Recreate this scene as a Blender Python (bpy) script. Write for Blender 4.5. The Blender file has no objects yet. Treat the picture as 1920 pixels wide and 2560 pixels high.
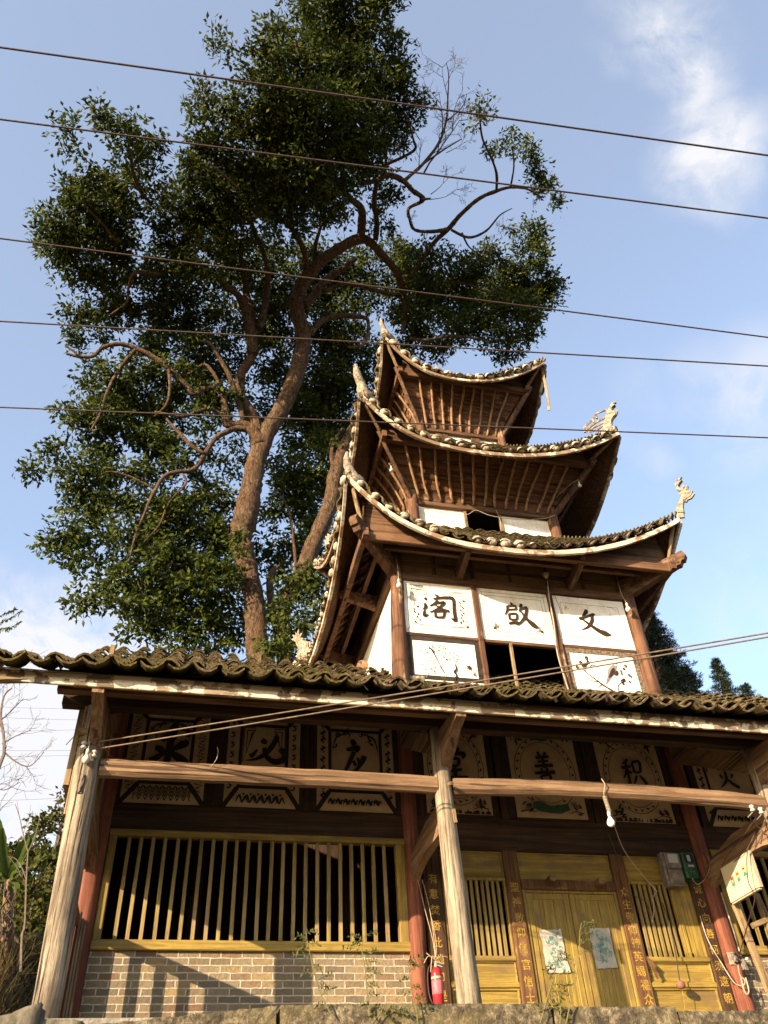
import bpy, math, random
import numpy as np
from mathutils import Vector as V, Matrix
R_ = math.radians
random.seed(7)
rng = np.random.default_rng(11)
sc = bpy.context.scene
col = sc.collection

# ------------------------------------------------------------------ camera
F, PITCH, YAW, ROLL = 2061.4755, 0.719025, 0.261944, -0.0608875
CAM = V((1.09255, -9.67753, -1.69191))
_f = V((math.sin(YAW)*math.cos(PITCH), math.cos(YAW)*math.cos(PITCH), math.sin(PITCH)))
_r0 = V((math.cos(YAW), -math.sin(YAW), 0)); _u0 = _r0.cross(_f)
RT = _r0*math.cos(ROLL) + _u0*math.sin(ROLL); UP = -_r0*math.sin(ROLL) + _u0*math.cos(ROLL)
cd = bpy.data.cameras.new('camera'); cam = bpy.data.objects.new('camera', cd); col.objects.link(cam)
cd.sensor_fit = 'VERTICAL'; cd.sensor_height = 36.0; cd.lens = F/2560*36.0
cd.clip_start = 0.05; cd.clip_end = 5000
cam.matrix_world = Matrix(((RT.x, UP.x, -_f.x, CAM.x), (RT.y, UP.y, -_f.y, CAM.y), (RT.z, UP.z, -_f.z, CAM.z), (0, 0, 0, 1)))
sc.camera = cam

# ------------------------------------------------------------------ light
SUN_EL = 16.8; SD = V((-2.71, -1.91, 0)).normalized()
SUN = V((SD.x*math.cos(R_(SUN_EL)), SD.y*math.cos(R_(SUN_EL)), math.sin(R_(SUN_EL))))   # towards the sun
w = bpy.data.worlds.new('World'); sc.world = w; w.use_nodes = True
nt = w.node_tree; nt.nodes.clear()
def wn(t, **k):
    n = nt.nodes.new(t)
    for a, b in k.items(): setattr(n, a, b)
    return n
sky = wn('ShaderNodeTexSky', sky_type='NISHITA', sun_disc=False, sun_elevation=R_(SUN_EL), sun_rotation=math.atan2(SUN.x, SUN.y) % (2*math.pi), air_density=1.0, dust_density=1.2, ozone_density=1.7, altitude=200)
bg = wn('ShaderNodeBackground'); wo = wn('ShaderNodeOutputWorld'); bg.inputs['Strength'].default_value = 0.11
tc = wn('ShaderNodeTexCoord')
# thin clouds: noise broken up inside a few patches of the sky
def wmath(op, a, b=None, c=None):
    n = wn('ShaderNodeMath', operation=op)
    for i, v in enumerate((a, b, c)):
        if v is None: continue
        if hasattr(v, 'links'): nt.links.new(v, n.inputs[i])
        else: n.inputs[i].default_value = v
    return n.outputs[0]
def raydir(px, py): return (_f + RT*((px-960)/F) - UP*((py-1280)/F)).normalized()
warp = wn('ShaderNodeTexNoise'); warp.inputs['Scale'].default_value = 5; warp.inputs['Detail'].default_value = 5
nt.links.new(tc.outputs['Generated'], warp.inputs['Vector'])
wv = wn('ShaderNodeVectorMath', operation='MULTIPLY_ADD'); nt.links.new(warp.outputs['Color'], wv.inputs[0])
wv.inputs[1].default_value = (0.16,)*3; nt.links.new(tc.outputs['Generated'], wv.inputs[2])
off = wn('ShaderNodeVectorMath', operation='ADD'); nt.links.new(wv.outputs[0], off.inputs[0]); off.inputs[1].default_value = (-.08, -.08, -.08)
fine = wn('ShaderNodeTexNoise'); fine.inputs['Scale'].default_value = 9; fine.inputs['Detail'].default_value = 9; fine.inputs['Roughness'].default_value = .62
nt.links.new(off.outputs[0], fine.inputs['Vector'])
patches = [(1620, 10, .075, .95), (1670, 90, .07, .9), (1690, 180, .06, .85), (1710, 270, .055, .8), (1760, 350, .075, 1.2), (1750, 430, .055, 1.0), (1480, 120, .04, .3), (1880, 980, .10, .6), (1640, 980, .05, .2),
           (1620, 1120, .045, .5), (100, 1800, .20, 2.2), (40, 1950, .14, 1.5), (230, 1900, .10, 1.2), (270, 1580, .09, .9), (1880, 1500, .10, .35), (90, 1520, .06, .4), (40, 1700, .1, .8), (-200, 1800, .2, .8), (2200, 1300, .15, .3)]
acc = None
for px, py, rad, amp in patches:
    d = raydir(px, py)
    dn = wn('ShaderNodeVectorMath', operation='DISTANCE'); nt.links.new(off.outputs[0], dn.inputs[0]); dn.inputs[1].default_value = d
    mr = wn('ShaderNodeMapRange', interpolation_type='SMOOTHSTEP'); nt.links.new(dn.outputs['Value'], mr.inputs[0])
    mr.inputs[1].default_value = rad; mr.inputs[2].default_value = rad*.1; mr.inputs[3].default_value = 0; mr.inputs[4].default_value = amp
    acc = mr.outputs[0] if acc is None else wmath('MAXIMUM', acc, mr.outputs[0])
cl = wmath('MULTIPLY', acc, wmath('SMOOTH_MIN', 1.0, wmath('MAXIMUM', wmath('MULTIPLY_ADD', fine.outputs['Fac'], 4.2, -1.45), 0.0), .2)); cl = wmath('MINIMUM', cl, 1.0)
wm = wn('ShaderNodeMix', data_type='RGBA'); nt.links.new(cl, wm.inputs[0]); nt.links.new(sky.outputs[0], wm.inputs[6]); wm.inputs[7].default_value = (2.1, 2.15, 2.3, 1)
veil = wn('ShaderNodeMix', data_type='RGBA'); veil.inputs[0].default_value = .23; nt.links.new(wm.outputs[2], veil.inputs[6]); veil.inputs[7].default_value = (2.0, 1.85, 1.70, 1)   # thin high haze
nt.links.new(veil.outputs[2], bg.inputs[0]); nt.links.new(bg.outputs[0], wo.inputs[0])
sl = bpy.data.lights.new('sun', 'SUN'); sl.energy = 3.8; sl.angle = R_(0.5); sl.color = (1.0, .79, .53)
so = bpy.data.objects.new('sun', sl); col.objects.link(so); so.rotation_mode = 'QUATERNION'; so.rotation_quaternion = (-SUN).to_track_quat('-Z', 'Y')
sc.view_settings.view_transform = 'Standard'; sc.view_settings.look = 'None'; sc.view_settings.gamma = 1.0; sc.view_settings.exposure = 2.08
sc.cycles.max_bounces = 6; sc.cycles.diffuse_bounces = 3; sc.cycles.transparent_max_bounces = 6

# pixel of the 1920x2560 photograph -> point on a real plane
def P(px, py, ax='y', val=1.91):
    v = _f + RT*((px-960)/F) - UP*((py-1280)/F); i = 'xyz'.index(ax)
    return CAM + v*((val-CAM[i])/v[i])
def PD(px, py, dy, hx, hy):      # point of the vertical plane through (hx,hy) along the diagonal dy=+-1
    v = _f + RT*((px-960)/F) - UP*((py-1280)/F)
    t = ((CAM.y-hy) - dy*(CAM.x-hx))/(dy*v.x - v.y)
    return CAM + v*t

# ------------------------------------------------------------------ materials
MATS = {}
class NT:
    def __init__(s, name):
        s.m = bpy.data.materials.new(name); s.m.use_nodes = True; s.t = s.m.node_tree; s.t.nodes.clear()
        s.out = s.n('ShaderNodeOutputMaterial'); s.b = s.n('ShaderNodeBsdfPrincipled'); s.l(s.b.outputs[0], s.out.inputs[0])
        s.co = s.n('ShaderNodeTexCoord').outputs['Object']; MATS[name] = s.m
        s.b.inputs['Specular IOR Level'].default_value = .25
    def n(s, t, **k):
        n = s.t.nodes.new(t)
        for a, b in k.items(): setattr(n, a, b)
        return n
    def l(s, a, b): s.t.links.new(a, b)
    def mp(s, sc_, vec=None):
        m = s.n('ShaderNodeMapping'); s.l(vec or s.co, m.inputs[0]); m.inputs['Scale'].default_value = sc_; return m.outputs[0]
    def noise(s, sc_=1, det=5, vec=None, rough=.55, dist=0):
        n = s.n('ShaderNodeTexNoise'); n.inputs['Scale'].default_value = sc_; n.inputs['Detail'].default_value = det
        n.inputs['Roughness'].default_value = rough; n.inputs['Distortion'].default_value = dist; s.l(vec or s.co, n.inputs['Vector']); return n.outputs['Fac']
    def ramp(s, fac, pts):
        r = s.n('ShaderNodeValToRGB'); s.l(fac, r.inputs[0]); e = r.color_ramp.elements
        e[0].position, e[0].color = pts[0][0], (*pts[0][1], 1); e[1].position, e[1].color = pts[-1][0], (*pts[-1][1], 1)
        for p, c in pts[1:-1]:
            q = e.new(p); q.color = (*c, 1)
        return r.outputs[0]
    def mix(s, f, a, b, mode='MIX'):
        m = s.n('ShaderNodeMix', data_type='RGBA', blend_type=mode)
        for i, v in ((0, f), (6, a), (7, b)):
            if hasattr(v, 'links'): s.l(v, m.inputs[i])
            else: m.inputs[i].default_value = v if i == 0 else (*v, 1)
        return m.outputs[2]
    def step(s, f, a, b):
        m = s.n('ShaderNodeMapRange'); s.l(f, m.inputs[0]); m.inputs[1].default_value = a; m.inputs[2].default_value = b; return m.outputs[0]
    def bump(s, h, st=.4, d=.02):
        b = s.n('ShaderNodeBump'); b.inputs['Strength'].default_value = st; b.inputs['Distance'].default_value = d; s.l(h, b.inputs['Height']); s.l(b.outputs[0], s.b.inputs['Normal'])
    def done(s, c, rough=.85):
        if s.m.name not in ('plaster_white', 'eave_white', 'window_pale'): c = s.mix(.18, c, (0, 0, 0))
        if hasattr(c, 'links'): s.l(c, s.b.inputs['Base Color'])
        else: s.b.inputs['Base Color'].default_value = (*c, 1)
        if hasattr(rough, 'links'): s.l(rough, s.b.inputs['Roughness'])
        else: s.b.inputs['Roughness'].default_value = rough
        return s.m
def wood(name, light, dark, axis='x', k=1.0, wear=None, wlo=.55, whi=.62, cracks=.5, rough=.85, bump=.5, flake=0):
    """grain runs along axis; wear = colour of a second layer showing in patches"""
    light, dark = tuple(x*.66 for x in light), tuple(x*.58 for x in dark); wear = tuple(x*.74 for x in wear) if wear else None
    s = NT(name); lo, hi = 1.5*k, 34*k
    g = {'x': (lo, hi, hi), 'y': (hi, lo, hi), 'z': (hi, hi, lo)}[axis]
    grain = s.noise(1, 9, s.mp(g), .74, .25); big = s.noise(1.3, 6, rough=.65)
    mid_ = tuple((a+b)*.42 for a, b in zip(light, dark)); hi_ = tuple(min(1, a*1.25) for a in light)
    c = s.ramp(grain, [(.37, dark), (.46, mid_), (.53, light), (.64, hi_)])
    c = s.mix(s.step(big, .42, .66), c, s.mix(.6, c, dark))
    isl = s.n('ShaderNodeNewGeometry').outputs['Random Per Island']; c = s.mix(s.step(isl, -.6, 1.4), s.mix(.45, c, dark), s.mix(.12, c, hi_))
    if wear:
        wv_ = s.noise(1, 6, s.mp(tuple(x*.35 for x in g)), .7); spot = s.noise(flake or 2.2, 7, rough=.6)
        if flake: wv_ = s.noise(flake*.3, 4)
        am = s.n('ShaderNodeMath', operation='ADD'); s.l(wv_, am.inputs[0]); s.l(spot, am.inputs[1]); hm = s.n('ShaderNodeMath', operation='MULTIPLY'); s.l(am.outputs[0], hm.inputs[0]); hm.inputs[1].default_value = .5
        c = s.mix(s.step(hm.outputs[0], wlo, whi), c, wear)
    cr = s.noise(1, 5, s.mp(tuple(x*(.34 if x == lo else .55) for x in g)), .6, .1)
    crm = s.n('ShaderNodeMapRange'); s.l(cr, crm.inputs[0]); crm.inputs[1].default_value = .375; crm.inputs[2].default_value = .415
    c = s.mix(cracks, c, s.mix(crm.outputs[0], tuple(x*.25 for x in dark), c))
    hh = s.n('ShaderNodeMath', operation='MULTIPLY'); s.l(grain, hh.inputs[0]); s.l(crm.outputs[0], hh.inputs[1])
    s.bump(hh.outputs[0], bump, .02)
    return s.done(c, rough)
def plain(name, c, c2=None, sc_=6, rough=.7, metal=0, bump=0):
    s = NT(name); s.b.inputs['Metallic'].default_value = metal
    if c2:
        f = s.noise(sc_, 6, rough=.65); cc = s.ramp(f, [(.35, c), (.65, c2)])
        if bump: s.bump(f, bump, .02)
    else: cc = c
    return s.done(cc, rough)

for ax in 'xyz':
    wood('tower_wood_'+ax, (.28, .15, .082), (.050, .023, .012), ax, k=.42, wear=(.42, .27, .155), wlo=.60, whi=.70)
    wood('hall_dark_'+ax, (.10, .052, .026), (.025, .012, .007), ax, k=.5)
    wood('log_'+ax, (.43, .27, .155), (.19, .10, .05), ax, k=.5, cracks=.8)
    wood('yellow_'+ax, (.52, .355, .070), (.28, .18, .042), ax, k=.7, wear=(.24, .155, .06), wlo=.525, whi=.60, cracks=.25, rough=.6, bump=.2)
    wood('tan_'+ax, (.46, .32, .165), (.17, .10, .045), ax, k=.5)
wood('post_grey', (.60, .48, .335), (.095, .065, .042), 'z', k=.75, cracks=1.0, bump=1.0)
wood('column_red', (.36, .125, .072), (.15, .045, .026), 'z', k=.5, wear=(.40, .17, .09), wlo=.56, whi=.66, cracks=.5)
wood('tower_post', (.27, .13, .068), (.085, .034, .018), 'z', k=.42, wear=(.66, .48, .31), wlo=.56, whi=.62, cracks=.8, bump=.8)
wood('deck_planks', (.17, .085, .042), (.04, .019, .010), 'x', k=.7, wear=(.30, .17, .09), wlo=.58, whi=.7)
wood('cove_boards', (.28, .14, .072), (.07, .028, .014), 'x', k=.5, wear=(.55, .36, .21), wlo=.55, whi=.66)
wood('rafter', (.60, .36, .19), (.24, .12, .06), 'z', k=1.2)
wood('bar_yellow', (.50, .365, .12), (.27, .18, .06), 'z', k=.5, wear=(.40, .27, .13), wlo=.50, whi=.58, cracks=.3, rough=.7)
wood('couplet_brown', (.26, .125, .050), (.12, .05, .022), 'z', wear=(.40, .24, .10), wlo=.53, whi=.62)
wood('couplet_dark', (.125, .062, .028), (.05, .024, .012), 'z')
wood('fascia', (.50, .375, .245), (.20, .13, .08), 'x', k=.5, wear=(.92, .78, .57), wlo=.495, whi=.515, cracks=.5, flake=7)
wood('eave_white', (.95, .84, .68), (.55, .42, .29), 'x', k=.4, wear=(.30, .18, .10), wlo=.535, whi=.548, cracks=.3, flake=5)
wood('eave_worn', (.50, .36, .23), (.22, .11, .055), 'x', k=.5, wear=(.75, .64, .48), wlo=.53, whi=.545, cracks=.6, flake=6)
wood('beam_hung', (.31, .155, .08), (.07, .03, .015), 'x', k=.4)
def m_plaster():
    s = NT('plaster_white'); f = s.noise(3, 6, rough=.65); st = s.noise(1, 6, s.mp((14, 14, 1.6)), .7); g = s.noise(60, 4)
    c = s.ramp(f, [(.35, (.66, .575, .45)), (.6, (.84, .77, .66))]); c = s.mix(s.step(st, .56, .74), c, (.50, .385, .26)); c = s.mix(s.step(g, .66, .74), c, (.42, .33, .24)); s.bump(f, .2, .02); return s.done(c, .9)
m_plaster()
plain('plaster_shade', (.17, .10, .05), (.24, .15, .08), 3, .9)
plain('plaster_dirty', (.08, .058, .038), (.40, .33, .25), 16, .95, bump=.5)
plain('cap_plaster', (.16, .115, .07), (.62, .54, .43), 14, .95, bump=.6)
plain('panel_cream', (.36, .255, .145), (.50, .37, .22), 2.5, .9, bump=.1)
plain('ink', (.018, .014, .011), None, rough=.8)
plain('ink_brown', (.045, .024, .014), (.02, .011, .008), 20, rough=.8)
plain('ink_grey', (.30, .27, .24), (.16, .13, .11), 12, rough=.9)
plain('black_border', (.020, .015, .012), (.05, .035, .024), 7, .85)
plain('worn_border', (.04, .028, .02), (.26, .19, .13), 22, .9)
plain('green_paint', (.04, .10, .055), (.03, .06, .04), 12)
plain('orange_paint', (.30, .11, .035), None)
plain('yellow_letter', (.52, .33, .045), (.17, .10, .03), 30, .7)
plain('wire_dark', (.035, .03, .027), None, rough=.6)
plain('wire_brown', (.035, .022, .018), (.075, .048, .035), 30, .6)
plain('wire_white', (.45, .38, .29), (.30, .24, .17), 20, .6)
plain('ceramic', (.60, .56, .50), (.42, .38, .32), 16, .25)
plain('glass_bulb', (.80, .76, .66), None, rough=.12)
plain('metal_grey', (.32, .30, .27), (.45, .42, .37), 14, .45, .4)
plain('red_paint', (.42, .022, .030), (.30, .02, .024), 10, .35)
plain('pink_label', (.55, .15, .17), (.42, .08, .10), 14, .5)
plain('green_box', (.02, .085, .045), (.012, .05, .025), 9, .5)
plain('grey_box', (.10, .085, .075), (.24, .21, .19), 11, .6)
plain('window_pale', (.32, .33, .32), None, rough=.15)
plain('dark_glass', (.02, .02, .02), None, rough=.2)
plain('sign_paper', (.55, .47, .30), (.62, .54, .36), 4, .6)
plain('print_paper', (.34, .31, .26), (.46, .42, .36), 9, .9)
plain('teal_ink', (.04, .22, .21), (.10, .28, .25), 20, .8)
plain('portrait_red', (.52, .13, .07), None); plain('portrait_yellow', (.62, .42, .10), None); plain('portrait_orange', (.62, .26, .08), None)
plain('skin_print', (.55, .34, .22), None); plain('shirt_print', (.04, .22, .20), None)
plain('rope', (.46, .34, .22), (.3, .2, .12), 30)
plain('ball_brown', (.25, .12, .08), (.16, .07, .05), 12)
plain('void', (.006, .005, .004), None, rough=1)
plain('stone_grey', (.06, .050, .036), (.19, .16, .115), 7, .95, bump=.8)
plain('rubber', (.03, .012, .010), None, rough=.5)
plain('twig', (.09, .062, .042), (.17, .12, .085), 12)
plain('twig_pale', (.10, .075, .055), (.17, .13, .10), 12)
plain('stem_green', (.10, .11, .035), (.17, .13, .05), 10)
def m_tile():
    s = NT('roof_tile'); big = s.noise(1.6, 5); f = s.noise(11, 7, rough=.7); g = s.noise(45, 4)
    c = s.ramp(f, [(.38, (.022, .015, .009)), (.50, (.11, .078, .044)), (.66, (.33, .25, .15))])
    moss = s.ramp(g, [(.35, (.045, .035, .011)), (.7, (.17, .13, .04))])
    c = s.mix(s.step(big, .42, .60), c, moss); s.bump(f, .7, .02); return s.done(c, .95)
m_tile()
def m_brick():
    s = NT('brick'); sp = s.n('ShaderNodeSeparateXYZ'); s.l(s.co, sp.inputs[0]); cb = s.n('ShaderNodeCombineXYZ')
    s.l(sp.outputs[0], cb.inputs[0]); s.l(sp.outputs[2], cb.inputs[1])
    dn = s.n('ShaderNodeTexNoise'); dn.inputs['Scale'].default_value = 9; dn.inputs['Detail'].default_value = 4; s.l(cb.outputs[0], dn.inputs['Vector'])
    va = s.n('ShaderNodeVectorMath', operation='MULTIPLY_ADD'); s.l(dn.outputs['Color'], va.inputs[0]); va.inputs[1].default_value = (.022, .022, 0); s.l(cb.outputs[0], va.inputs[2])
    br = s.n('ShaderNodeTexBrick'); s.l(va.outputs[0], br.inputs['Vector']); br.offset_frequency = 2; br.offset = .5
    for k, v in dict(Scale=1.0).items(): br.inputs[k].default_value = v
    br.inputs['Mortar Size'].default_value = .0088; br.inputs['Mortar Smooth'].default_value = .25; br.inputs['Brick Width'].default_value = .262; br.inputs['Row Height'].default_value = .0835
    br.inputs['Color1'].default_value = (0, 0, 0, 1); br.inputs['Color2'].default_value = (1, 1, 1, 1); br.inputs['Mortar'].default_value = (.5, .5, .5, 1)
    tone = s.ramp(br.outputs['Color'], [(.0, (.15, .080, .048)), (.12, (.26, .165, .095)), (.24, (.20, .15, .09)), (.45, (.29, .225, .135)), (.7, (.17, .135, .09)), (.88, (.31, .22, .12)), (1., (.36, .24, .10))])
    f = s.noise(22, 7, rough=.7); tone = s.mix(s.step(f, .3, .75), tone, s.mix(.55, tone, (.09, .065, .045)))
    c = s.mix(br.outputs['Fac'], tone, s.ramp(f, [(.3, (.30, .25, .185)), (.7, (.60, .53, .41))]))
    h = s.n('ShaderNodeMath', operation='MULTIPLY_ADD'); s.l(br.outputs['Fac'], h.inputs[0]); h.inputs[1].default_value = .5; s.l(f, h.inputs[2]); s.bump(h.outputs[0], 1.0, .02)
    return s.done(c, .92)
m_brick()
def m_leaf(name, a, b, c_, tr=.18):
    s = NT(name); oi = s.noise(2.3, 3); f2 = s.noise(.35, 2); g = s.n('ShaderNodeNewGeometry'); 
    cc = s.ramp(g.outputs['Random Per Island'], [(.0, a), (.6, b), (1., c_)])
    cc = s.mix(s.step(f2, .4, .65), cc, s.mix(.6, cc, b)); cc = s.mix(s.step(oi, .45, .7), cc, s.mix(.5, cc, c_))
    s.done(cc, .75); s.b.inputs['Specular IOR Level'].default_value = .06
    t = s.n('ShaderNodeBsdfTranslucent'); s.l(cc, t.inputs[0]); m = s.n('ShaderNodeMixShader'); m.inputs[0].default_value = tr
    s.l(s.b.outputs[0], m.inputs[1]); s.l(t.outputs[0], m.inputs[2]); s.l(m.outputs[0], s.out.inputs[0]); return s.m
m_leaf('leaf', (.016, .030, .007), (.038, .056, .011), (.110, .118, .022), .22)
m_leaf('leaf_bush', (.020, .032, .008), (.042, .055, .013), (.12, .095, .020), .22)
m_leaf('leaf_weed', (.05, .07, .02), (.09, .10, .03), (.13, .12, .04), .25)
m_leaf('leaf_banana', (.035, .065, .010), (.055, .085, .015), (.08, .10, .025), .3)
m_leaf('needle', (.008, .016, .008), (.015, .027, .012), (.028, .038, .018))
m_leaf('grass_dry', (.035, .024, .010), (.07, .048, .020), (.04, .045, .014), .2)
def m_bark():
    s = NT('bark'); v = s.mp((13, 13, 4)); f = s.noise(1, 9, v, .8, .8); big = s.noise(1.4, 4); p = s.noise(16, 5, rough=.7)
    c = s.ramp(f, [(.38, (.016, .010, .006)), (.47, (.095, .056, .030)), (.58, (.24, .155, .088)), (.72, (.36, .25, .15))]); c = s.mix(s.step(big, .45, .65), c, s.mix(.45, c, (.14, .06, .025)))
    h = s.n('ShaderNodeMath', operation='ADD'); s.l(f, h.inputs[0]); s.l(p, h.inputs[1]); s.bump(h.outputs[0], 1.0, .12); return s.done(c, .95)
m_bark()
def m_stone():
    s = NT('curb_stone'); f = s.noise(7, 9, rough=.78); p = s.noise(28, 6, rough=.75); b = s.noise(1.2, 3)
    c = s.ramp(f, [(.36, (.035, .026, .016)), (.5, (.15, .115, .07)), (.62, (.33, .27, .165))]); c = s.mix(s.step(p, .40, .65), s.mix(.6, c, (.035, .028, .018)), c)
    c = s.mix(s.step(b, .5, .62), c, s.mix(.5, c, (.25, .20, .08))); s.bump(p, .9, .03); return s.done(c, .95)
m_stone()
def m_ground(name, cs):
    s = NT(name); f = s.noise(1.3, 8, rough=.7); p = s.noise(14, 5); c = s.ramp(f, cs); s.bump(p, .6, .05); return s.done(c, .95)
m_ground('ground_earth', [(.3, (.06, .05, .022)), (.5, (.13, .09, .042)), (.7, (.17, .13, .06))])
m_ground('platform_floor', [(.3, (.16, .14, .11)), (.6, (.30, .27, .22))])

# ------------------------------------------------------------------ mesh builder
class MB:
    def __init__(s): s.v = []; s.f = []; s.mi = []; s.m = 0
    def add(s, vs, fs):
        b = len(s.v); s.v += [tuple(x) for x in vs]; s.f += [tuple(b+i for i in f) for f in fs]; s.mi += [s.m]*len(fs); return s
    def box(s, a, b):
        x0, y0, z0 = a; x1, y1, z1 = b
        return s.add([(x0,y0,z0),(x1,y0,z0),(x1,y1,z0),(x0,y1,z0),(x0,y0,z1),(x1,y0,z1),(x1,y1,z1),(x0,y1,z1)],
                     [(0,3,2,1),(4,5,6,7),(0,1,5,4),(1,2,6,5),(2,3,7,6),(3,0,4,7)])
    def rbox(s, a, b, bev=.012, j=0.0):
        """box with chamfered long edges, slightly uneven"""
        x0, y0, z0 = a; x1, y1, z1 = b; d = (x1-x0, y1-y0, z1-z0); L = max(range(3), key=lambda i: d[i])
        o = [i for i in range(3) if i != L]; ring = [(bev,0),(1,0),(2,0)]
        lo, hi = (a[o[0]], a[o[1]]), (b[o[0]], b[o[1]])
        pr = [(lo[0]+bev, lo[1]), (hi[0]-bev, lo[1]), (hi[0], lo[1]+bev), (hi[0], hi[1]-bev), (hi[0]-bev, hi[1]), (lo[0]+bev, hi[1]), (lo[0], hi[1]-bev), (lo[0], lo[1]+bev)]
        n = max(2, int(d[L]/.35)+1); vs = []
        for k in range(n+1):
            t = a[L] + d[L]*k/n; jx, jy = random.uniform(-j, j), random.uniform(-j, j)
            for p in pr:
                q = [0, 0, 0]; q[L] = t; q[o[0]] = p[0]+jx; q[o[1]] = p[1]+jy; vs.append(q)
        fs = [(k*8+i, k*8+(i+1) % 8, (k+1)*8+(i+1) % 8, (k+1)*8+i) for k in range(n) for i in range(8)] + [tuple(range(7, -1, -1)), tuple(n*8+i for i in range(8))]
        return s.add(vs, fs)
    def beam(s, p0, p1, w_, h, up=(0, 0, 1), bow=0, n=1, j=0, bev=.0):
        p0, p1 = V(p0), V(p1); d = (p1-p0).normalized(); u = V(up); sd = d.cross(u)
        if sd.length < 1e-4: sd = d.cross(V((1, 0, 0)))
        sd.normalize(); u = sd.cross(d).normalized(); vs = []; b = bev
        pr = [(-w_/2+b, -h/2), (w_/2-b, -h/2), (w_/2, -h/2+b), (w_/2, h/2-b), (w_/2-b, h/2), (-w_/2+b, h/2), (-w_/2, h/2-b), (-w_/2, -h/2+b)] if b else [(-w_/2, -h/2), (w_/2, -h/2), (w_/2, h/2), (-w_/2, h/2)]
        m = len(pr)
        for k in range(n+1):
            t = k/n; c = p0.lerp(p1, t) + u*(bow*4*t*(1-t)) + sd*random.uniform(-j, j) + u*random.uniform(-j, j)
            vs += [c + sd*x + u*y for x, y in pr]
        fs = [(k*m+i, (k+1)*m+i, (k+1)*m+(i+1) % m, k*m+(i+1) % m) for k in range(n) for i in range(m)] + [tuple(range(m)), tuple(n*m+i for i in range(m-1, -1, -1))]
        return s.add(vs, fs)
    def tube(s, pts, rad, n=8, cap=True, wob=0, sq=1.0):
        pts = [V(p) for p in pts]; k = len(pts)
        if not hasattr(rad, '__len__'): rad = [rad]*k
        vs = []; u = None
        for i, p in enumerate(pts):
            d = (pts[min(i+1, k-1)] - pts[max(i-1, 0)])
            if d.length < 1e-9: d = V((0, 0, 1))
            d.normalize()
            if u is None:
                u = d.cross(V((0, 0, 1)) if abs(d.z) < .9 else V((1, 0, 0))).normalized()
            else:
                u = (u - d*u.dot(d)); u = u.normalized() if u.length > 1e-6 else d.cross(V((1, 0, .3))).normalized()
            w_ = d.cross(u)
            for j in range(n):
                a = 2*math.pi*j/n; r = rad[i]*(1+random.uniform(-wob, wob)); vs.append(p + u*(r*math.cos(a)) + w_*(r*sq*math.sin(a)))
        fs = [(i*n+j, i*n+(j+1) % n, (i+1)*n+(j+1) % n, (i+1)*n+j) for i in range(k-1) for j in range(n)]
        if cap: fs += [tuple(range(n-1, -1, -1)), tuple((k-1)*n+j for j in range(n))]
        return s.add(vs, fs)
    def prism(s, poly, off):
        """closed polygon (list of points) thickened by vector off"""
        n = len(poly); off = V(off); a = [V(p)-off*.5 for p in poly]; b = [V(p)+off*.5 for p in poly]
        nn = V((0, 0, 0))
        for i in range(n): nn += (a[i]-a[0]).cross(a[(i+1) % n]-a[0])
        if nn.dot(off) > 0: a, b = b, a
        return s.add(a+b, [tuple(range(n)), tuple(range(2*n-1, n-1, -1))] + [(i, n+i, n+(i+1) % n, (i+1) % n) for i in range(n)])
    def lathe(s, c, prof, n=16, ax=(0, 0, 1)):
        """prof: (radius, height) pairs along ax from c"""
        c = V(c); ax = V(ax).normalized(); u = ax.cross(V((1, 0, 0)) if abs(ax.x) < .9 else V((0, 1, 0))).normalized(); w_ = ax.cross(u); vs = []
        for r, h in prof:
            for j in range(n):
                a = 2*math.pi*j/n; vs.append(c + ax*h + u*(r*math.cos(a)) + w_*(r*math.sin(a)))
        k = len(prof)
        return s.add(vs, [(i*n+j, i*n+(j+1) % n, (i+1)*n+(j+1) % n, (i+1)*n+j) for i in range(k-1) for j in range(n)] + [tuple(range(n-1, -1, -1)), tuple((k-1)*n+j for j in range(n))])
    def build(s, name, mats, parent=None, smooth=False, label=None):
        if isinstance(mats, str): mats = [mats]
        me = bpy.data.meshes.new(name); base = V((0, 0, 0)); q = parent
        while q is not None: base = base + q.location; q = q.parent
        vs = np.array([tuple(x) for x in s.v], dtype=np.float64) - np.array(tuple(base)) if s.v else np.zeros((0, 3))
        me.from_pydata(vs.tolist(), [], s.f); me.update()
        for m in mats: me.materials.append(MATS[m])
        if len(mats) > 1: me.polygons.foreach_set('material_index', s.mi)
        if smooth: me.polygons.foreach_set('use_smooth', [True]*len(me.polygons))
        o = bpy.data.objects.new(name, me); col.objects.link(o); o.parent = parent
        if label: o['label'] = label
        return o
def thing(name, label, cat, base=(0, 0, 0), group=None):
    o = bpy.data.objects.new(name, None); col.objects.link(o); o.location = base; o['label'] = label; o['category'] = cat; o.empty_display_size = .1
    if group: o['group'] = group
    return o
def tag(o, label, cat, group=None, kind=None):
    o['label'] = label; o['category'] = cat
    if group: o['group'] = group
    if kind: o['kind'] = kind
    return o
def part(parent, name, mat, fn, smooth=False, label=None):
    m = MB(); fn(m); return m.build(name, mat, parent, smooth, label)
def spline(pts, n=6):
    """Catmull-Rom through tuples of any length"""
    out = []; k = len(pts)
    if k < 3:
        return [tuple(a+(b-a)*t/n for a, b in zip(pts[0], pts[1])) for t in range(n+1)]
    for i in range(k-1):
        p0, p1, p2, p3 = pts[max(i-1, 0)], pts[i], pts[i+1], pts[min(i+2, k-1)]
        for j in range(n):
            t = j/n
            out.append(tuple(.5*((2*b)+(-a+c)*t+(2*a-5*b+4*c-d)*t*t+(-a+3*b-3*c+d)*t**3) for a, b, c, d in zip(p0, p1, p2, p3)))
    out.append(tuple(pts[-1])); return out

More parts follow.
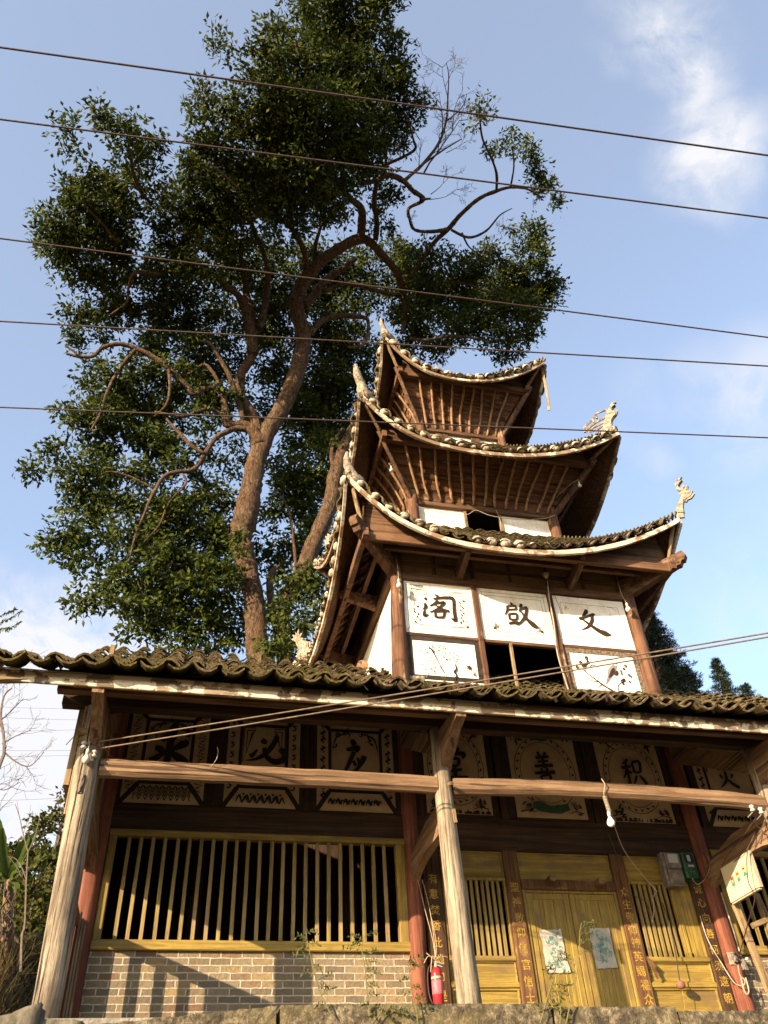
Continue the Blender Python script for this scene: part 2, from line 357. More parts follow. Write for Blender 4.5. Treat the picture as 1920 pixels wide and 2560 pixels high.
# a flat drawing surface: origin top-left, x to the right, y down, units = metres
class Sheet:
    def __init__(s, mb, o, ex, ey, nrm): s.mb, s.o, s.ex, s.ey, s.n = mb, V(o), V(ex), V(ey), V(nrm); s.k = 0; s.k2 = 1.0
    def pt(s, x, y, k=0): return s.o + s.ex*x + s.ey*y + s.n*(.004+s.k*.00025)
    def poly(s, pts): s.k += 1; s.mb.add([s.pt(*p) for p in pts], [tuple(range(len(pts)))])
    def rect(s, x0, y0, x1, y1): s.poly([(x0, y0), (x1, y0), (x1, y1), (x0, y1)])
    def stroke(s, pts, n=6, rag=0.0):
        """pts: (x, y, width)"""
        s.k += 1; q = spline(pts, n) if len(pts) > 1 else pts; vs = []
        for i, (x, y, w_) in enumerate(q):
            a = q[max(i-1, 0)]; b = q[min(i+1, len(q)-1)]; dx, dy = b[0]-a[0], b[1]-a[1]; L = math.hypot(dx, dy) or 1; w_ *= s.k2*(1+random.uniform(-rag, rag))
            vs += [s.pt(x-dy/L*w_/2, y+dx/L*w_/2), s.pt(x+dy/L*w_/2, y-dx/L*w_/2)]
        s.mb.add(vs, [(2*i, 2*i+1, 2*i+3, 2*i+2) for i in range(len(q)-1)])
    def line(s, x0, y0, x1, y1, w_): s.stroke([(x0, y0, w_), (x1, y1, w_)], 1)
    def frame(s, x0, y0, x1, y1, w_):
        s.rect(x0, y0, x1, y0+w_); s.rect(x0, y1-w_, x1, y1); s.rect(x0, y0+w_, x0+w_, y1-w_); s.rect(x1-w_, y0+w_, x1, y1-w_)
    def ring(s, cx, cy, rx, ry, w_, n=40):
        s.k += 1; vs = []
        for i in range(n+1):
            a = 2*math.pi*i/n; vs += [s.pt(cx+(rx-w_/2)*math.cos(a), cy+(ry-w_/2)*math.sin(a)), s.pt(cx+(rx+w_/2)*math.cos(a), cy+(ry+w_/2)*math.sin(a))]
        s.mb.add(vs, [(2*i, 2*i+1, 2*i+3, 2*i+2) for i in range(n)])
    def leaf(s, x, y, a, L, w_):
        c, d = math.cos(a), math.sin(a); s.poly([(x, y), (x+c*L*.5-d*w_, y+d*L*.5+c*w_), (x+c*L, y+d*L), (x+c*L*.5+d*w_, y+d*L*.5-c*w_)])
    def glyph(s, strokes, x, y, sx, sy, wk=1.0, rag=.06):
        for st in strokes: s.stroke([(x+a/100*sx, y+b/100*sy, w_/100*(sx+sy)/2*wk) for a, b, w_ in st], 6, rag)
GL = {
 '文': [[(36,0,6),(33,12,12),(18,32,5)],[(4,44,4),(8,42,10),(34,30,8),(56,20,10),(58,22,5)],[(52,20,9),(46,48,11),(28,74,8),(4,88,2)],[(12,40,5),(34,62,9),(62,86,14),(84,96,17),(100,99,3)]],
 '啟': [[(25,0,4),(30,8,8)],[(10,18,5),(28,13,7),(42,14,5)],[(12,18,7),(12,30,7),(2,52,3)],[(14,30,5),(40,26,6)],[(40,15,6),(40,28,6)],[(14,48,6),(14,70,7)],[(14,48,5),(38,45,7),(36,68,6)],[(15,69,5),(36,67,6)],[(8,86,6),(26,80,8),(46,78,4)],[(58,2,8),(56,16,9),(48,36,4)],[(52,24,6),(76,14,8)],[(74,16,8),(64,52,9),(40,84,5),(28,90,1)],[(54,34,5),(68,62,10),(86,84,16),(100,92,3)]],
 '閣': [[(40,0,4),(50,8,10)],[(14,14,4),(10,24,9)],[(8,36,5),(10,50,9),(2,62,4)],[(6,62,5),(4,84,9),(16,78,3)],[(34,18,5),(60,10,8),(88,8,10),(94,20,9),(92,56,9),(92,92,10),(80,84,3)],[(48,22,9),(38,34,7),(22,46,3)],[(40,34,5),(66,28,8),(44,54,6),(20,70,3)],[(38,40,4),(56,54,8),(78,60,7)],[(36,66,6),(36,88,7)],[(36,66,5),(62,62,8),(58,84,6)],[(36,87,5),(60,84,7)]],
 '求': [[(60,2,4),(56,8,18),(50,40,15),(46,96,13)],[(86,12,5),(92,22,13),(84,28,3)],[(28,42,8),(38,32,16),(62,28,14)],[(14,58,10),(26,60,13),(38,70,9)],[(4,88,16),(14,84,15),(34,70,9),(60,58,10),(84,44,19),(82,38,5)],[(44,66,10),(64,72,14),(88,88,20),(94,98,6)]],
 '必': [[(38,16,12),(46,24,15),(50,30,5)],[(78,0,14),(70,28,14),(52,62,13),(28,84,9),(0,92,2)],[(28,52,6),(18,70,10),(10,78,12)],[(46,44,10),(52,74,13),(74,92,16),(96,82,17),(94,66,4)],[(86,46,14),(96,56,17),(100,60,6)]],
 '应': [[(36,0,8),(42,10,17),(46,18,8)],[(14,30,10),(36,26,14),(60,22,14),(50,34,9)],[(44,34,12),(30,56,12),(8,88,8),(0,96,2)],[(40,58,9),(48,72,10)],[(56,50,8),(62,64,9),(58,72,5)],[(84,44,16),(76,58,14),(54,80,10),(30,96,10)],[(28,96,8),(56,92,9),(86,90,7)]],
 '堂': [[(50,0,9),(50,20,11)],[(28,6,7),(36,18,9)],[(74,4,9),(64,18,6)],[(12,26,8),(14,38,9)],[(14,26,8),(50,24,10),(92,22,14),(84,36,6)],[(32,40,9),(34,58,9)],[(32,40,8),(68,38,11),(64,58,9)],[(34,58,7),(64,57,8)],[(24,74,8),(50,71,10),(78,68,9)],[(50,60,10),(50,94,12)],[(2,98,10),(50,93,12),(98,92,14)]],
 '善': [[(30,0,9),(38,14,10)],[(68,0,11),(58,14,7)],[(16,20,9),(52,17,11),(84,14,9)],[(24,33,8),(52,30,10),(76,28,8)],[(50,14,10),(50,52,11)],[(4,48,10),(50,44,12),(96,42,12)],[(34,52,7),(38,62,9)],[(66,50,9),(60,60,7)],[(0,70,9),(50,66,11),(100,64,14)],[(28,78,8),(32,98,9)],[(28,78,7),(72,75,10),(66,98,8)],[(32,97,7),(66,95,8)]],
 '积': [[(38,0,10),(24,12,10),(8,18,4)],[(0,34,9),(24,30,11),(46,26,9)],[(26,12,10),(26,60,11),(24,94,9),(14,84,3)],[(24,36,9),(12,58,8),(0,72,3)],[(28,40,6),(44,54,10)],[(56,12,9),(58,50,10)],[(56,12,8),(92,8,12),(88,46,10)],[(58,50,8),(88,47,9)],[(64,60,9),(54,78,9),(42,92,4)],[(78,58,8),(92,74,12),(104,92,14)]],
 '灵': [[(20,4,8),(78,0,12),(74,34,10)],[(26,20,8),(74,18,9)],[(14,38,9),(76,34,10)],[(20,56,7),(28,68,9)],[(82,52,9),(70,66,6)],[(50,44,9),(44,74,10),(8,98,4)],[(48,70,7),(72,86,12),(96,96,12)]],
}

# ------------------------------------------------------------------ ground and terrain
Z0 = -.15
def hgt(x, y):
    a = max(0.0, min(1.0, (y-2.0)/15.0)); left = -.55 + 7.0*a
    if y < 2: left = -.55 - 2.75*max(0, min(1, (2-y)/6))
    back = -.6 + 9.0*max(0, min(1, (y-9)/14))
    t = max(0, min(1, (x+1.6)/1.2)); t = t*t*(3-2*t)
    if y < -1.3 and x > -1.6: left = -3.3
    z = left*(1-t) + (back if y > -1.2 else -3.3)*t
    if y > 24: z += min(6, (y-24)*.12)
    return z + .10*math.sin(x*1.7+y)*math.sin(y*1.3-x*.6)*(1 if y > 3 else .3)
m = MB(); xs = [-2500, -700, -200, -80, -40]+[-24+i*.8 for i in range(60)]+[26, 30, 36, 44, 60, 90, 200, 700, 2500]; ys = [-2500, -600, -150, -50, -20, -12, -8, -5, -3.5, -2.4]+[-1.31+i*.8 for i in range(36)]+[30, 36, 44, 60, 90, 180, 600, 2500]
for yy in ys:
    for xx in xs: m.v.append((xx, yy, hgt(xx, yy)-(.5 if abs(xx) > 150 or abs(yy) > 150 else 0)))
n = len(xs)
for j in range(len(ys)-1):
    for i in range(n-1): m.f.append((j*n+i, j*n+i+1, (j+1)*n+i+1, (j+1)*n+i)); m.mi.append(0)
g = m.build('ground', 'ground_earth', smooth=True); g['kind'] = 'structure'
pf = MB().box((-1.0, -1.0, -3.2), (13.6, 7.4, Z0)).build('pavement', 'platform_floor'); pf['kind'] = 'structure'
tag(MB().box((-1.0, -1.28, -3.4), (13.6, -1.002, -.62)).build('retaining_wall', 'curb_stone'), 'rough stone retaining wall under the temple platform', 'wall')

def rough_block(m, a, b, step=.09, amp=.02, top=None):
    """box of a fine grid, every point pushed about; top(x) may lower the upper face"""
    nn = [max(1, int((b[i]-a[i])/step)) for i in range(3)]; idx = {}
    def vid(i, j, k):
        if (i, j, k) in idx: return idx[(i, j, k)]
        p = [a[0]+(b[0]-a[0])*i/nn[0], a[1]+(b[1]-a[1])*j/nn[1], a[2]+(b[2]-a[2])*k/nn[2]]
        if top: p[2] = a[2] + (p[2]-a[2])*(top(p[0])-a[2])/(b[2]-a[2])
        e = (i in (0, nn[0]))+(j in (0, nn[1]))+(k in (0, nn[2]))
        c = [(a[q]+b[q])/2 for q in range(3)]
        for q in range(3): p[q] += random.uniform(-amp, amp) + ((c[q]-p[q])/(b[q]-a[q])*.018 if e > 1 else 0)
        m.v.append(tuple(p)); idx[(i, j, k)] = len(m.v)-1; return idx[(i, j, k)]
    for ax in range(3):
        o = [q for q in range(3) if q != ax]
        for s_ in (0, nn[ax]):
            for i in range(nn[o[0]]):
                for j in range(nn[o[1]]):
                    q = []
                    for di, dj in ((0, 0), (1, 0), (1, 1), (0, 1)):
                        t = [0, 0, 0]; t[ax] = s_; t[o[0]] = i+di; t[o[1]] = j+dj; q.append(vid(*t))
                    if (s_ == 0) == (ax != 1): q.reverse()
                    m.f.append(tuple(q)); m.mi.append(m.m)
for a, b, top, lab in [((2.09, -1.45, -.6), (4.62, -1.0, -.045), None, 'mossy stone curb block with sprigs growing before it, left of the extinguisher'),
                       ((4.64, -1.45, -.6), (5.9, -1.0, -.075), None, 'mottled stone curb block in front of the foot of the middle grey post'),
                       ((5.91, -1.45, -.6), (7.25, -1.0, -.115), None, 'mottled stone curb block below the closed yellow door'),
                       ((7.27, -1.45, -.6), (13.6, -1.0, -.155), lambda x: -.13-.022*(x-7.3), 'longest dark stone curb block, under the gourd and the sign box'),
                       ((.42, -1.46, -.6), (2.07, -1.0, -.05), lambda x: -.20+.09*(x-.45), 'yellowish lichened curb stone with sloping top before the brick wall')]:
    a = (a[0], a[1], a[2]-.085); b = (b[0], b[1], b[2]-.085); m = MB(); rough_block(m, a, b, .06, .006, (lambda x, t_=top: t_(x)-.085) if top else None); tag(m.build('curb_stone', 'curb_stone'), lab, 'stone', 'stone blocks along the platform edge')
m = MB(); rough_block(m, (.02, -1.5, -.7), (.47, -1.08, -.24), .08, .012); tag(m.build('curb_stone', 'stone_grey', smooth=True), 'small grey stone wedged between the boulder and the yellowish curb stone', 'stone', 'stone blocks along the platform edge')
m = MB(); rough_block(m, (-.30, -1.55, -.8), (.13, -1.1, -.11), .06, .014, lambda x: -.27+.34*(x+.3)); tag(m.build('boulder', 'stone_grey', smooth=True), 'pale grey broken boulder at the foot of the leftmost grey post', 'boulder')

# ------------------------------------------------------------------ tiles
def tiles(m, S, s0, s1, pitch, dmax, expo=.12, wid=1.0, jit=1.0, depth=.055, under=True):
    ncol = int((s1-s0)/pitch+.5)
    def fr(s, d):
        p = S(s, d); t = S(s+.03, d)-S(s-.03, d); e = S(s, d+.03)-S(s, d-.03); t.normalize(); e.normalize(); n_ = t.cross(e).normalized(); return p, t, e, n_
    us = (-1, -.5, 0, .5, 1)
    for i in range(ncol*2+1):
        cover = i % 2; s = s0 + i*pitch/2; dm = dmax(s)
        if dm <= .05: continue
        big_ = pitch > .3; d = (.075 if cover else -.02) if big_ else 0.0; k = 0; ph = random.uniform(-.03, .03)*jit; tl = random.uniform(-.018, .018) if big_ else 0
        while d < dm-.03:
            if big_ and cover and k > 0 and random.random() < .025: d += expo; k += 1; continue
            sj = s + random.uniform(-.018, .018)*jit + ph*.4; p, t, e, nn = fr(sj, d + (random.uniform(-.018, .018)*jit if k else random.uniform(-.035, .01)*jit))
            hw = pitch*((.42 if not cover else .33) if big_ else .36)*wid*(1+random.uniform(-.06, .06)*jit); th = .024; L = expo*1.5; tilt = random.uniform(-.02, .02)*jit+tl; rz = random.uniform(-.08, .08)*jit
            up = ((.058 if big_ else .045) if cover else .012)+random.uniform(-.004, .010)*jit
            t2 = (t + e*rz).normalized(); vs = []
            for lift, along, dt in ((.052 if pitch < .3 else .072, 0, 0), ((.052 if pitch < .3 else .072)-th, 0, 1), (0, L, 0)):
                for u in us:
                    hgt_ = depth*(1-u*u) if cover else depth*(u*u)
                    vs.append(p + t2*(u*hw) + e*along + nn*(up+lift+hgt_-(depth*.75 if cover else 0)*0 + tilt*u))
            b = len(m.v); m.v += [tuple(v) for v in vs]
            fs = [(b+q, b+q+1, b+11+q, b+10+q) for q in range(4)] + [(b+5+q, b+6+q, b+q+1, b+q) for q in range(4)]
            if k == 0: fs += [(b+6+q, b+5+q, b+10+q, b+11+q) for q in range(4)]
            m.f += fs; m.mi += [m.m]*len(fs); d += expo*random.uniform(.94, 1.06); k += 1

# ------------------------------------------------------------------ the hall
hall = thing('temple_hall', 'long timber temple hall with yellow barred window, brick base and mossy tile roof', 'building', (4.5, 1.9, Z0))
W = 1.91
def hp(name, mat, fn, **k): return part(hall, name, mat, fn, **k)
hp('brick_wall', 'brick', lambda m: m.box((.13, W, Z0), (4.20, W+.2, 1.08)), label='low brick wall below the long barred window')
hp('brick_wall', 'brick', lambda m: m.box((9.03, W, Z0), (13.3, W+.2, 1.08)), label='brick wall right of the last red column')
def gwin(x0, x1, n, sl, sr, lab):
    fw = hp('window', ['yellow_x', 'yellow_z'], lambda m: None, label=lab) if False else None
    m = MB(); m.rbox((x0-sl, W-.06, 1.08), (x1+sr, W+.10, 1.198), .012, .001); m.rbox((x0-sl, W-.05, 2.469), (x1+sr, W+.08, 2.554), .01)
    m.m = 1; m.rbox((x0-sl, W-.045, 1.199), (x0, W+.08, 2.468), .01); m.rbox((x1, W-.045, 1.199), (x1+sr, W+.08, 2.468), .01)
    wd = m.build('window', ['yellow_x', 'yellow_z'], hall, label=lab)
    m = MB(); p = (x1-x0)/n
    for i in range(1, n):
        x = x0+p*i; j0, j1 = random.uniform(-.006, .006), random.uniform(-.006, .006); m.beam((x+j0, W+.01, 1.199), (x+j1, W+.01, 2.468), .047, .035, up=(0, 1, 0), n=4, j=.0015)
    m.build('grille', 'bar_yellow', wd); return wd
gwin(.254, 4.058, 24, .10, .128, 'long window barred with yellow wooden slats')
gwin(9.16, 13.0, 24, .10, .1, 'barred yellow window beyond the sign box')
# columns at the wall
for x, r, lab in ((.015, .135, 'red-brown column behind the leftmost grey post'), (4.295, .115, 'red-brown column beside the extinguisher'), (8.89, .128, 'red-brown column carrying the switch box'), (13.3, .13, None)):
    hp('column', 'column_red', lambda m: m.tube([(x+random.uniform(-.006, .006), W-.02, z) for z in (Z0, .4, .9, 1.4, 2.0, 2.6, 3.4, 4.2, 5.0)], [r*k for k in (1.04, 1.03, 1.0, 1.0, .99, .98, .96, .95, .94)], 20, wob=.004), smooth=True, label=lab)
# big dark lintels between window and painted panels
for x0, x1, z0 in ((.14, 4.19, 2.555), (4.40, 8.77, 2.43), (9.02, 13.2, 2.555)):
    hp('lintel', 'hall_dark_x', lambda m: m.rbox((x0, W-.05, z0), (x1, W+.12, 2.90), .015, .002))
hp('wall', 'hall_dark_x', lambda m: m.box((.0, W+.06, 2.9), (13.4, W+.14, 5.0)), label='dark boarding behind the painted panels')
# enclosing room
def room(m):
    m.box((.0, 6.2, Z0), (13.3, 6.32, 5.2)); m.box((13.2, W+.14, Z0), (13.32, 6.2, 5.2))
hp('wall', 'hall_dark_z', room, label='plastered rear and right end wall with indoor shade put into its colour')  # dark wood colour stands in for the shade inside the room
hp('wall', 'hall_dark_z', lambda m: m.box((-.06, W+.15, Z0), (.02, 6.19, 5.2)), label='dark boarded left end wall')
for i in range(5):
    x = 1.4+i*2.4; hp('rear_post', 'hall_dark_z', lambda m: m.tube([(x, 3.9, Z0), (x, 3.9, 5.0)], .12, 10), smooth=True)

# --- painted panels
def corner_flourish(sh, x, y, sx, sy, k=1.0):
    """a few curling brush marks growing out of a corner"""
    for _ in range(7):
        a = random.uniform(0, 1); b = random.uniform(0, 1-a); px, py = x+sx*a*.34*k, y+sy*b*.34*k; d = random.uniform(0, 6.28); l = random.uniform(.04, .09)*k
        sh.stroke([(px, py, .006), (px+l*.4*math.cos(d), py+l*.4*math.sin(d), .018*k), (px+l*math.cos(d+.7), py+l*math.sin(d+.7), .010), (px+l*1.3*math.cos(d+1.6), py+l*1.3*math.sin(d+1.6), .003)], 4)
    sh.stroke([(x+sx*.02, y+sy*.36*k, .004), (x+sx*.05*k, y+sy*.20*k, .014), (x+sx*.10*k, y+sy*.10*k, .018), (x+sx*.22*k, y+sy*.045*k, .014), (x+sx*.38*k, y+sy*.02, .004)], 5, .3)
PT = 4.42
def hall_panel(x0, x1, zb, ch, style, lab):
    m = MB(); w_, h = x1-x0, PT-zb
    m.m = 2; m.box((x0-.11, W-.005, zb-.06), (x1+.11, W+.055, PT+.1))
    m.m = 0; m.box((x0, W-.013, zb), (x1, W-.007, PT))
    sh = Sheet(m, (x0, W-.013, PT), (1, 0, 0), (0, 0, -1), (0, -1, 0)); m.m = 1; sh.k2 = 1.6
    if style < 3:
        b = .20 if style == 0 else .17; fx0, fy0, fx1, fy1 = b, .22, w_-b, h-.27
        sh.frame(fx0, fy0, fx1, fy1, .048)
        for (cx_, cy_), (dx, dy) in (((0, h), (fx0+.01, fy1-.01)), ((w_, h), (fx1-.01, fy1-.01)), ((0, 0), (fx0+.01, fy0+.01)), ((w_, 0), (fx1-.01, fy0+.01))): sh.line(cx_, cy_, dx, dy, .042)
        if style == 0:
            for k in range(9):   # zigzag band below, key pattern at the sides
                for q in range(4):
                    xx = .16+k*(w_-.34)/9; s_ = (w_-.34)/9; yy = h-.045-q*.052
                    if q*.05+.04 < .24: sh.stroke([(xx, yy, .009), (xx+s_/2, yy-.10 if q < 3 else yy-.05, .009), (xx+s_, yy, .009)], 1)
            for sx in (.03, w_-.15):
                for k in range(9):
                    yy = .08+k*.14; sh.stroke([(sx, yy, .010), (sx+.11, yy+.02, .010), (sx+.02, yy+.10, .010), (sx+.10, yy+.12, .010)], 1); sh.line(sx+.035, yy+.05, sx+.08, yy+.055, .009)
            yb = h-.34
        elif style == 1:
            for sx in (.07, w_-.09):
                for k in range(8):
                    yy = .10+k*.155; sh.stroke([(sx+.035, yy-.035, .008), (sx-.02, yy-.03, .012), (sx+.02, yy+.005, .014), (sx-.01, yy+.045, .012), (sx-.035, yy+.03, .005)], 5)
            for k in range(6):
                xx = .22+k*(w_-.44)/6; sh.stroke([(xx-.05, h-.07, .006), (xx, h-.17, .020), (xx+.04, h-.06, .012), (xx+.08, h-.15, .016), (xx+.12, h-.06, .006)], 4); sh.rect(xx+.04, h-.20, xx+.07, h-.17)
            for sx, d in ((fx0+.06, 1), (fx1-.06, -1)):
                sh.stroke([(sx, fy1-.06, .010), (sx+d*.22, fy1-.06, .010), (sx+d*.10, fy1-.14, .010), (sx+d*.03, fy1-.14, .010)], 1); sh.stroke([(sx, fy1-.06, .009), (sx, fy1-.18, .009)], 1)
                for q in (0, .045): sh.stroke([(sx+d*q, fy0+.07+q, .010), (sx+d*q, fy0+.62-q*3, .009), (sx+d*(.13-q*.4), fy0+.16, .009), (sx+d*.17, fy0+.07+q, .009), (sx+d*q, fy0+.07+q, .009)], 1)
        else:
            for sx in (.085, w_-.085):
                for k in range(9):
                    yy = .14+k*.14+random.uniform(-.02, .02); sh.stroke([(sx+random.uniform(-.03, .03), yy-.04, .006), (sx+.03, yy-.01, .020), (sx-.03, yy+.02, .016), (sx+.02, yy+.05, .010), (sx-.01, yy+.075, .004)], 4)
            for k in range(7):
                xx = .20+k*(w_-.44)/6.5
                for yy in (h-.14, .11): sh.stroke([(xx-.04, yy+.05, .006), (xx, yy-.03, .022), (xx+.03, yy+.04, .022), (xx+.06, yy-.02, .012), (xx+.09, yy+.02, .004)], 4, .2)
        for sx, sy, X, Y in ((1, 1, fx0+.05, fy0+.05), (-1, 1, fx1-.05, fy0+.05), (1, -1, fx0+.05, fy1-.05), (-1, -1, fx1-.05, fy1-.05)):
            if style != 1 : corner_flourish(sh, X, Y, sx, sy, .85)
    else:
        cx_, cy_ = w_/2, h*.50
        sh.ring(cx_, cy_, w_*.44, .60, .010); sh.ring(cx_, cy_, w_*.36, .50, .008)
        for k in range(26):
            a = 2*math.pi*k/26; rr = 1+random.uniform(-.03, .03); x, y = cx_+w_*.40*math.cos(a)*rr, cy_+.55*math.sin(a)*rr
            sh.stroke([(x, y, .004), (x+.03*math.cos(a+1.4), y+.03*math.sin(a+1.4), .018), (x+.055*math.cos(a+2), y+.055*math.sin(a+2), .004)], 3)
        for sx, sy in ((1, 1), (-1, 1), (1, -1), (-1, -1)):
            X = .06 if sx > 0 else w_-.06; Y = .08 if sy > 0 else h-.06
            for k in range(9):
                m.m = (1, 3, 3, 4)[k % 4] if style == 4 else (1, 1, 3, 4)[k % 4] if style == 3 else (1, 5)[k % 2]
                a = random.uniform(0, 1.57); sh.leaf(X+sx*random.uniform(0, .16), Y+sy*random.uniform(0, .12), math.atan2(sy*math.sin(a), sx*math.cos(a)), random.uniform(.07, .14), .020)
            m.m = 1; sh.stroke([(X, Y+sy*.02, .012), (X+sx*.14, Y+sy*.05, .008), (X+sx*.22, Y+sy*.02, .006), (X+sx*.26, Y+sy*.05, .003)], 5)
        if style == 4:
            m.m = 3; sh.stroke([(.28, h-.20, .05), (.40, h-.17, .10), (.55, h-.13, .07), (.70, h-.14, .08), (.86, h-.18, .06)], 5, .1); sh.stroke([(.35, .14, .02), (.57, .18, .06), (.8, .14, .02)], 5, .2); m.m = 4
            for k in range(7): sh.leaf(w_/2, .16, math.pi+k*math.pi/6, .10, .018)
        m.m = 1
        for k in range(50 if style != 4 else 0):
            x = random.uniform(.02, w_-.05); yy = h-random.uniform(.0, .045); sh.rect(x, yy-.02, x+random.uniform(.01, .05), h)
    m.m = 1; sh.k2 = 1.0
    if ch:
        a_, b_, c_, d_ = {'求': (383, 1809, 470, 1925), '必': (618, 1838, 711, 1914), '应': (856, 1850, 922, 1945), '堂': (1098, 1866, 1170, 1956), '善': (1326, 1881, 1391, 1962), '积': (1545, 1900, 1614, 1970), '灵': (1772, 1895, 1850, 1975)}[ch]
        ga, gb = P(a_, b_), P(c_, d_); sh.glyph(GL[ch], ga.x-x0, PT-ga.z, gb.x-ga.x, ga.z-gb.z, 1.1, .05)
    if False: gx = .20*w_ if style != 0 else .25*w_; gs = .58*w_*(.9 if style > 2 else 1.0); sh.glyph(GL[ch], w_*.5-gs*.47, (h*.46 if style < 3 else h*.46)-gs*.60, gs*.94, gs*(1.15 if style < 3 else 1.1), 1.0, .05)
    return m.build('painted_panel', ['panel_cream', 'ink', 'black_border', 'green_paint', 'orange_paint', 'ink_brown'], hall, label=lab)
hall_panel(.20, 1.32, 2.925, '求', 0, 'cream panel lettered 求 with zigzag border below')
hall_panel(1.60, 2.67, 2.925, '必', 1, 'cream panel lettered 必 with S scrolls down the sides')
hall_panel(2.93, 4.10, 2.925, '应', 2, 'cream panel lettered 应 with wavy brushed border')
hall_panel(4.58, 5.60, 2.955, '堂', 3, 'cream panel lettered 堂 with ring and leafy corners')
hall_panel(5.99, 7.14, 2.947, '善', 4, 'cream panel lettered 善 with green leaves and ring')
hall_panel(7.51, 8.62, 2.940, '积', 5, 'cream panel lettered 积 with faded ring')
hall_panel(9.22, 10.45, 2.93, '灵', 2, 'cream panel lettered 灵 half hidden by the right post')
hall_panel(10.75, 11.9, 2.93, None, 2, 'unlettered cream panel at the right end')
for x in (1.46, 2.80, 4.46, 5.80, 7.33, 8.73, 10.6): hp('stud', 'hall_dark_z', lambda m: m.rbox((x-.07, W-.035, 2.90), (x+.07, W+.06, 4.6), .01))

# --- centre bay: couplets, windows, door
def text_mesh(ch, size):
    cu = bpy.data.curves.new('t', 'FONT'); cu.body = ch; cu.size = size; cu.offset = size*.010; cu.resolution_u = 2; cu.align_x = 'CENTER'
    o = bpy.data.objects.new('t', cu); col.objects.link(o); me = o.to_mesh(); r = ([tuple(v.co) for v in me.vertices], [tuple(p.vertices) for p in me.polygons]); o.to_mesh_clear()
    bpy.data.objects.remove(o); bpy.data.curves.remove(cu); return r
def couplet(x0, x1, txt, mat, z1, z0t, y0, lab):
    m = MB(); m.rbox((x0, y0, Z0), (x1, W+.06, 2.43), .012, .0015); m.m = 1; cx_ = (x0+x1)/2; n_ = len(txt); st = (z1-z0t)/(n_-1)
    for i, ch in enumerate(txt):
        vs, fs = text_mesh(ch, .138); dx, dz, sk = random.uniform(-.01, .01), random.uniform(-.008, .008), random.uniform(-.06, .06)
        m.add([(cx_+dx+v[0]+v[1]*sk, y0-.003, z1-st*i-.055+dz+v[1]) for v in vs], fs)
    m.build('couplet_board', [mat, 'yellow_letter'], hall, label=lab)
couplet(4.43, 4.70, '有意焚香此地即是山', 'couplet_dark', 2.02, .38, W-.045, 'dark board with yellow couplet beside the extinguisher')
couplet(5.65, 5.87, '聖神敬仰信官信士恩', 'couplet_brown', 1.92, .35, W-.055, 'brown board with yellow couplet left of the door')
couplet(7.33, 7.545, '众生敬仰神英賜福众生', 'couplet_brown', 1.90, .36, W-.055, 'brown board with yellow couplet right of the door')
couplet(8.55, 8.755, '诚心向善何须遠朝南', 'couplet_dark', 1.97, .33, W-.045, 'dark board with yellow couplet beside the switch box column')
def pane(x0, x1, z0, z1, y=W-.0, mats=('yellow_x',), b=.035, name='panel'):
    def fn(m):
        m.box((x0, y+.012, z0), (x1, y+.05, z1))
        m.rbox((x0, y-.012, z0), (x1, y+.02, z0+b), .006); m.rbox((x0, y-.012, z1-b), (x1, y+.02, z1), .006); m.rbox((x0, y-.014, z0+b), (x0+b, y+.02, z1-b), .006); m.rbox((x1-b, y-.014, z0+b), (x1, y+.02, z1-b), .006)
    hp(name, 'yellow_x', fn)
for x0, x1, xb, n_ in ((4.71, 5.645, 5.645, 11), (7.55, 8.245, 8.245, 8)):
    pane(x0, x1, 2.06, 2.425, b=.02); pane(x0, 5.645 if x0 < 5 else 8.545, .73, .99, b=.02); pane(x0, 5.645 if x0 < 5 else 8.545, Z0, .67, b=.03)
    xe = 5.645 if x0 < 5 else 8.545
    hp('rail', 'yellow_x', lambda m: (m.rbox((x0, W-.035, .67), (xe, W+.06, .735), .01), m.rbox((x0, W-.035, .985), (xe, W+.06, 1.05), .01)))
    m = MB(); m.rbox((x0, W-.025, 2.02), (xb, W+.05, 2.06), .006); m.rbox((x0, W-.025, 1.05), (x0+.03, W+.05, 2.02), .006); m.rbox((xb-.03, W-.025, 1.05), (xb, W+.05, 2.02), .006)
    wd = m.build('window', 'yellow_z', hall, label='narrow window barred with yellow slats left of the door' if x0 < 5 else 'narrow window barred with yellow slats under the electric meters')
    m = MB(); p = (xb-x0-.06)/n_
    for i in range(1, n_): m.beam((x0+.03+p*i, W+.01, 1.05), (x0+.03+p*i, W+.01, 2.02), p*.50, .03, up=(0, 1, 0), n=3, j=.001)
    m.build('grille', 'bar_yellow', wd)
def sidep(m):
    m.rbox((8.25, W-.02, 1.05), (8.30, W+.05, 2.42), .006); m.box((8.30, W+.0, 1.10), (8.545, W+.045, 2.42)); m.box((8.345, W, 1.052), (8.545, W+.045, 1.098))
hp('panel', 'yellow_z', sidep, label='yellow board panel with a small square hole')
pane(5.875, 7.325, 2.045, 2.425, b=.025, name='transom')
hp('lintel', 'couplet_brown', lambda m: m.rbox((5.872, W-.06, 1.90), (7.328, W+.06, 2.04), .012), label='brown lintel over the door')
for x, z in ((6.29, 2.0), (7.04, 1.98)):
    def peg(m):
        m.m = 0; m.beam((x, W-.055, z), (x, W-.22, z+.01), .10, .10, up=(.25, 0, 1), bev=.02); m.m = 1; m.beam((x, W-.221, z+.01), (x, W-.235, z+.01), .085, .085, up=(.25, 0, 1), bev=.02)
    hp('door_peg', ['couplet_brown', 'tan_x'], peg)
door = hp('door', 'yellow_z', lambda m: (m.rbox((5.872, W-.03, Z0), (5.92, W+.06, 1.90), .008), m.rbox((7.285, W-.03, Z0), (7.328, W+.06, 1.90), .008), m.rbox((5.92, W-.03, 1.865), (7.285, W+.06, 1.90), .008)))
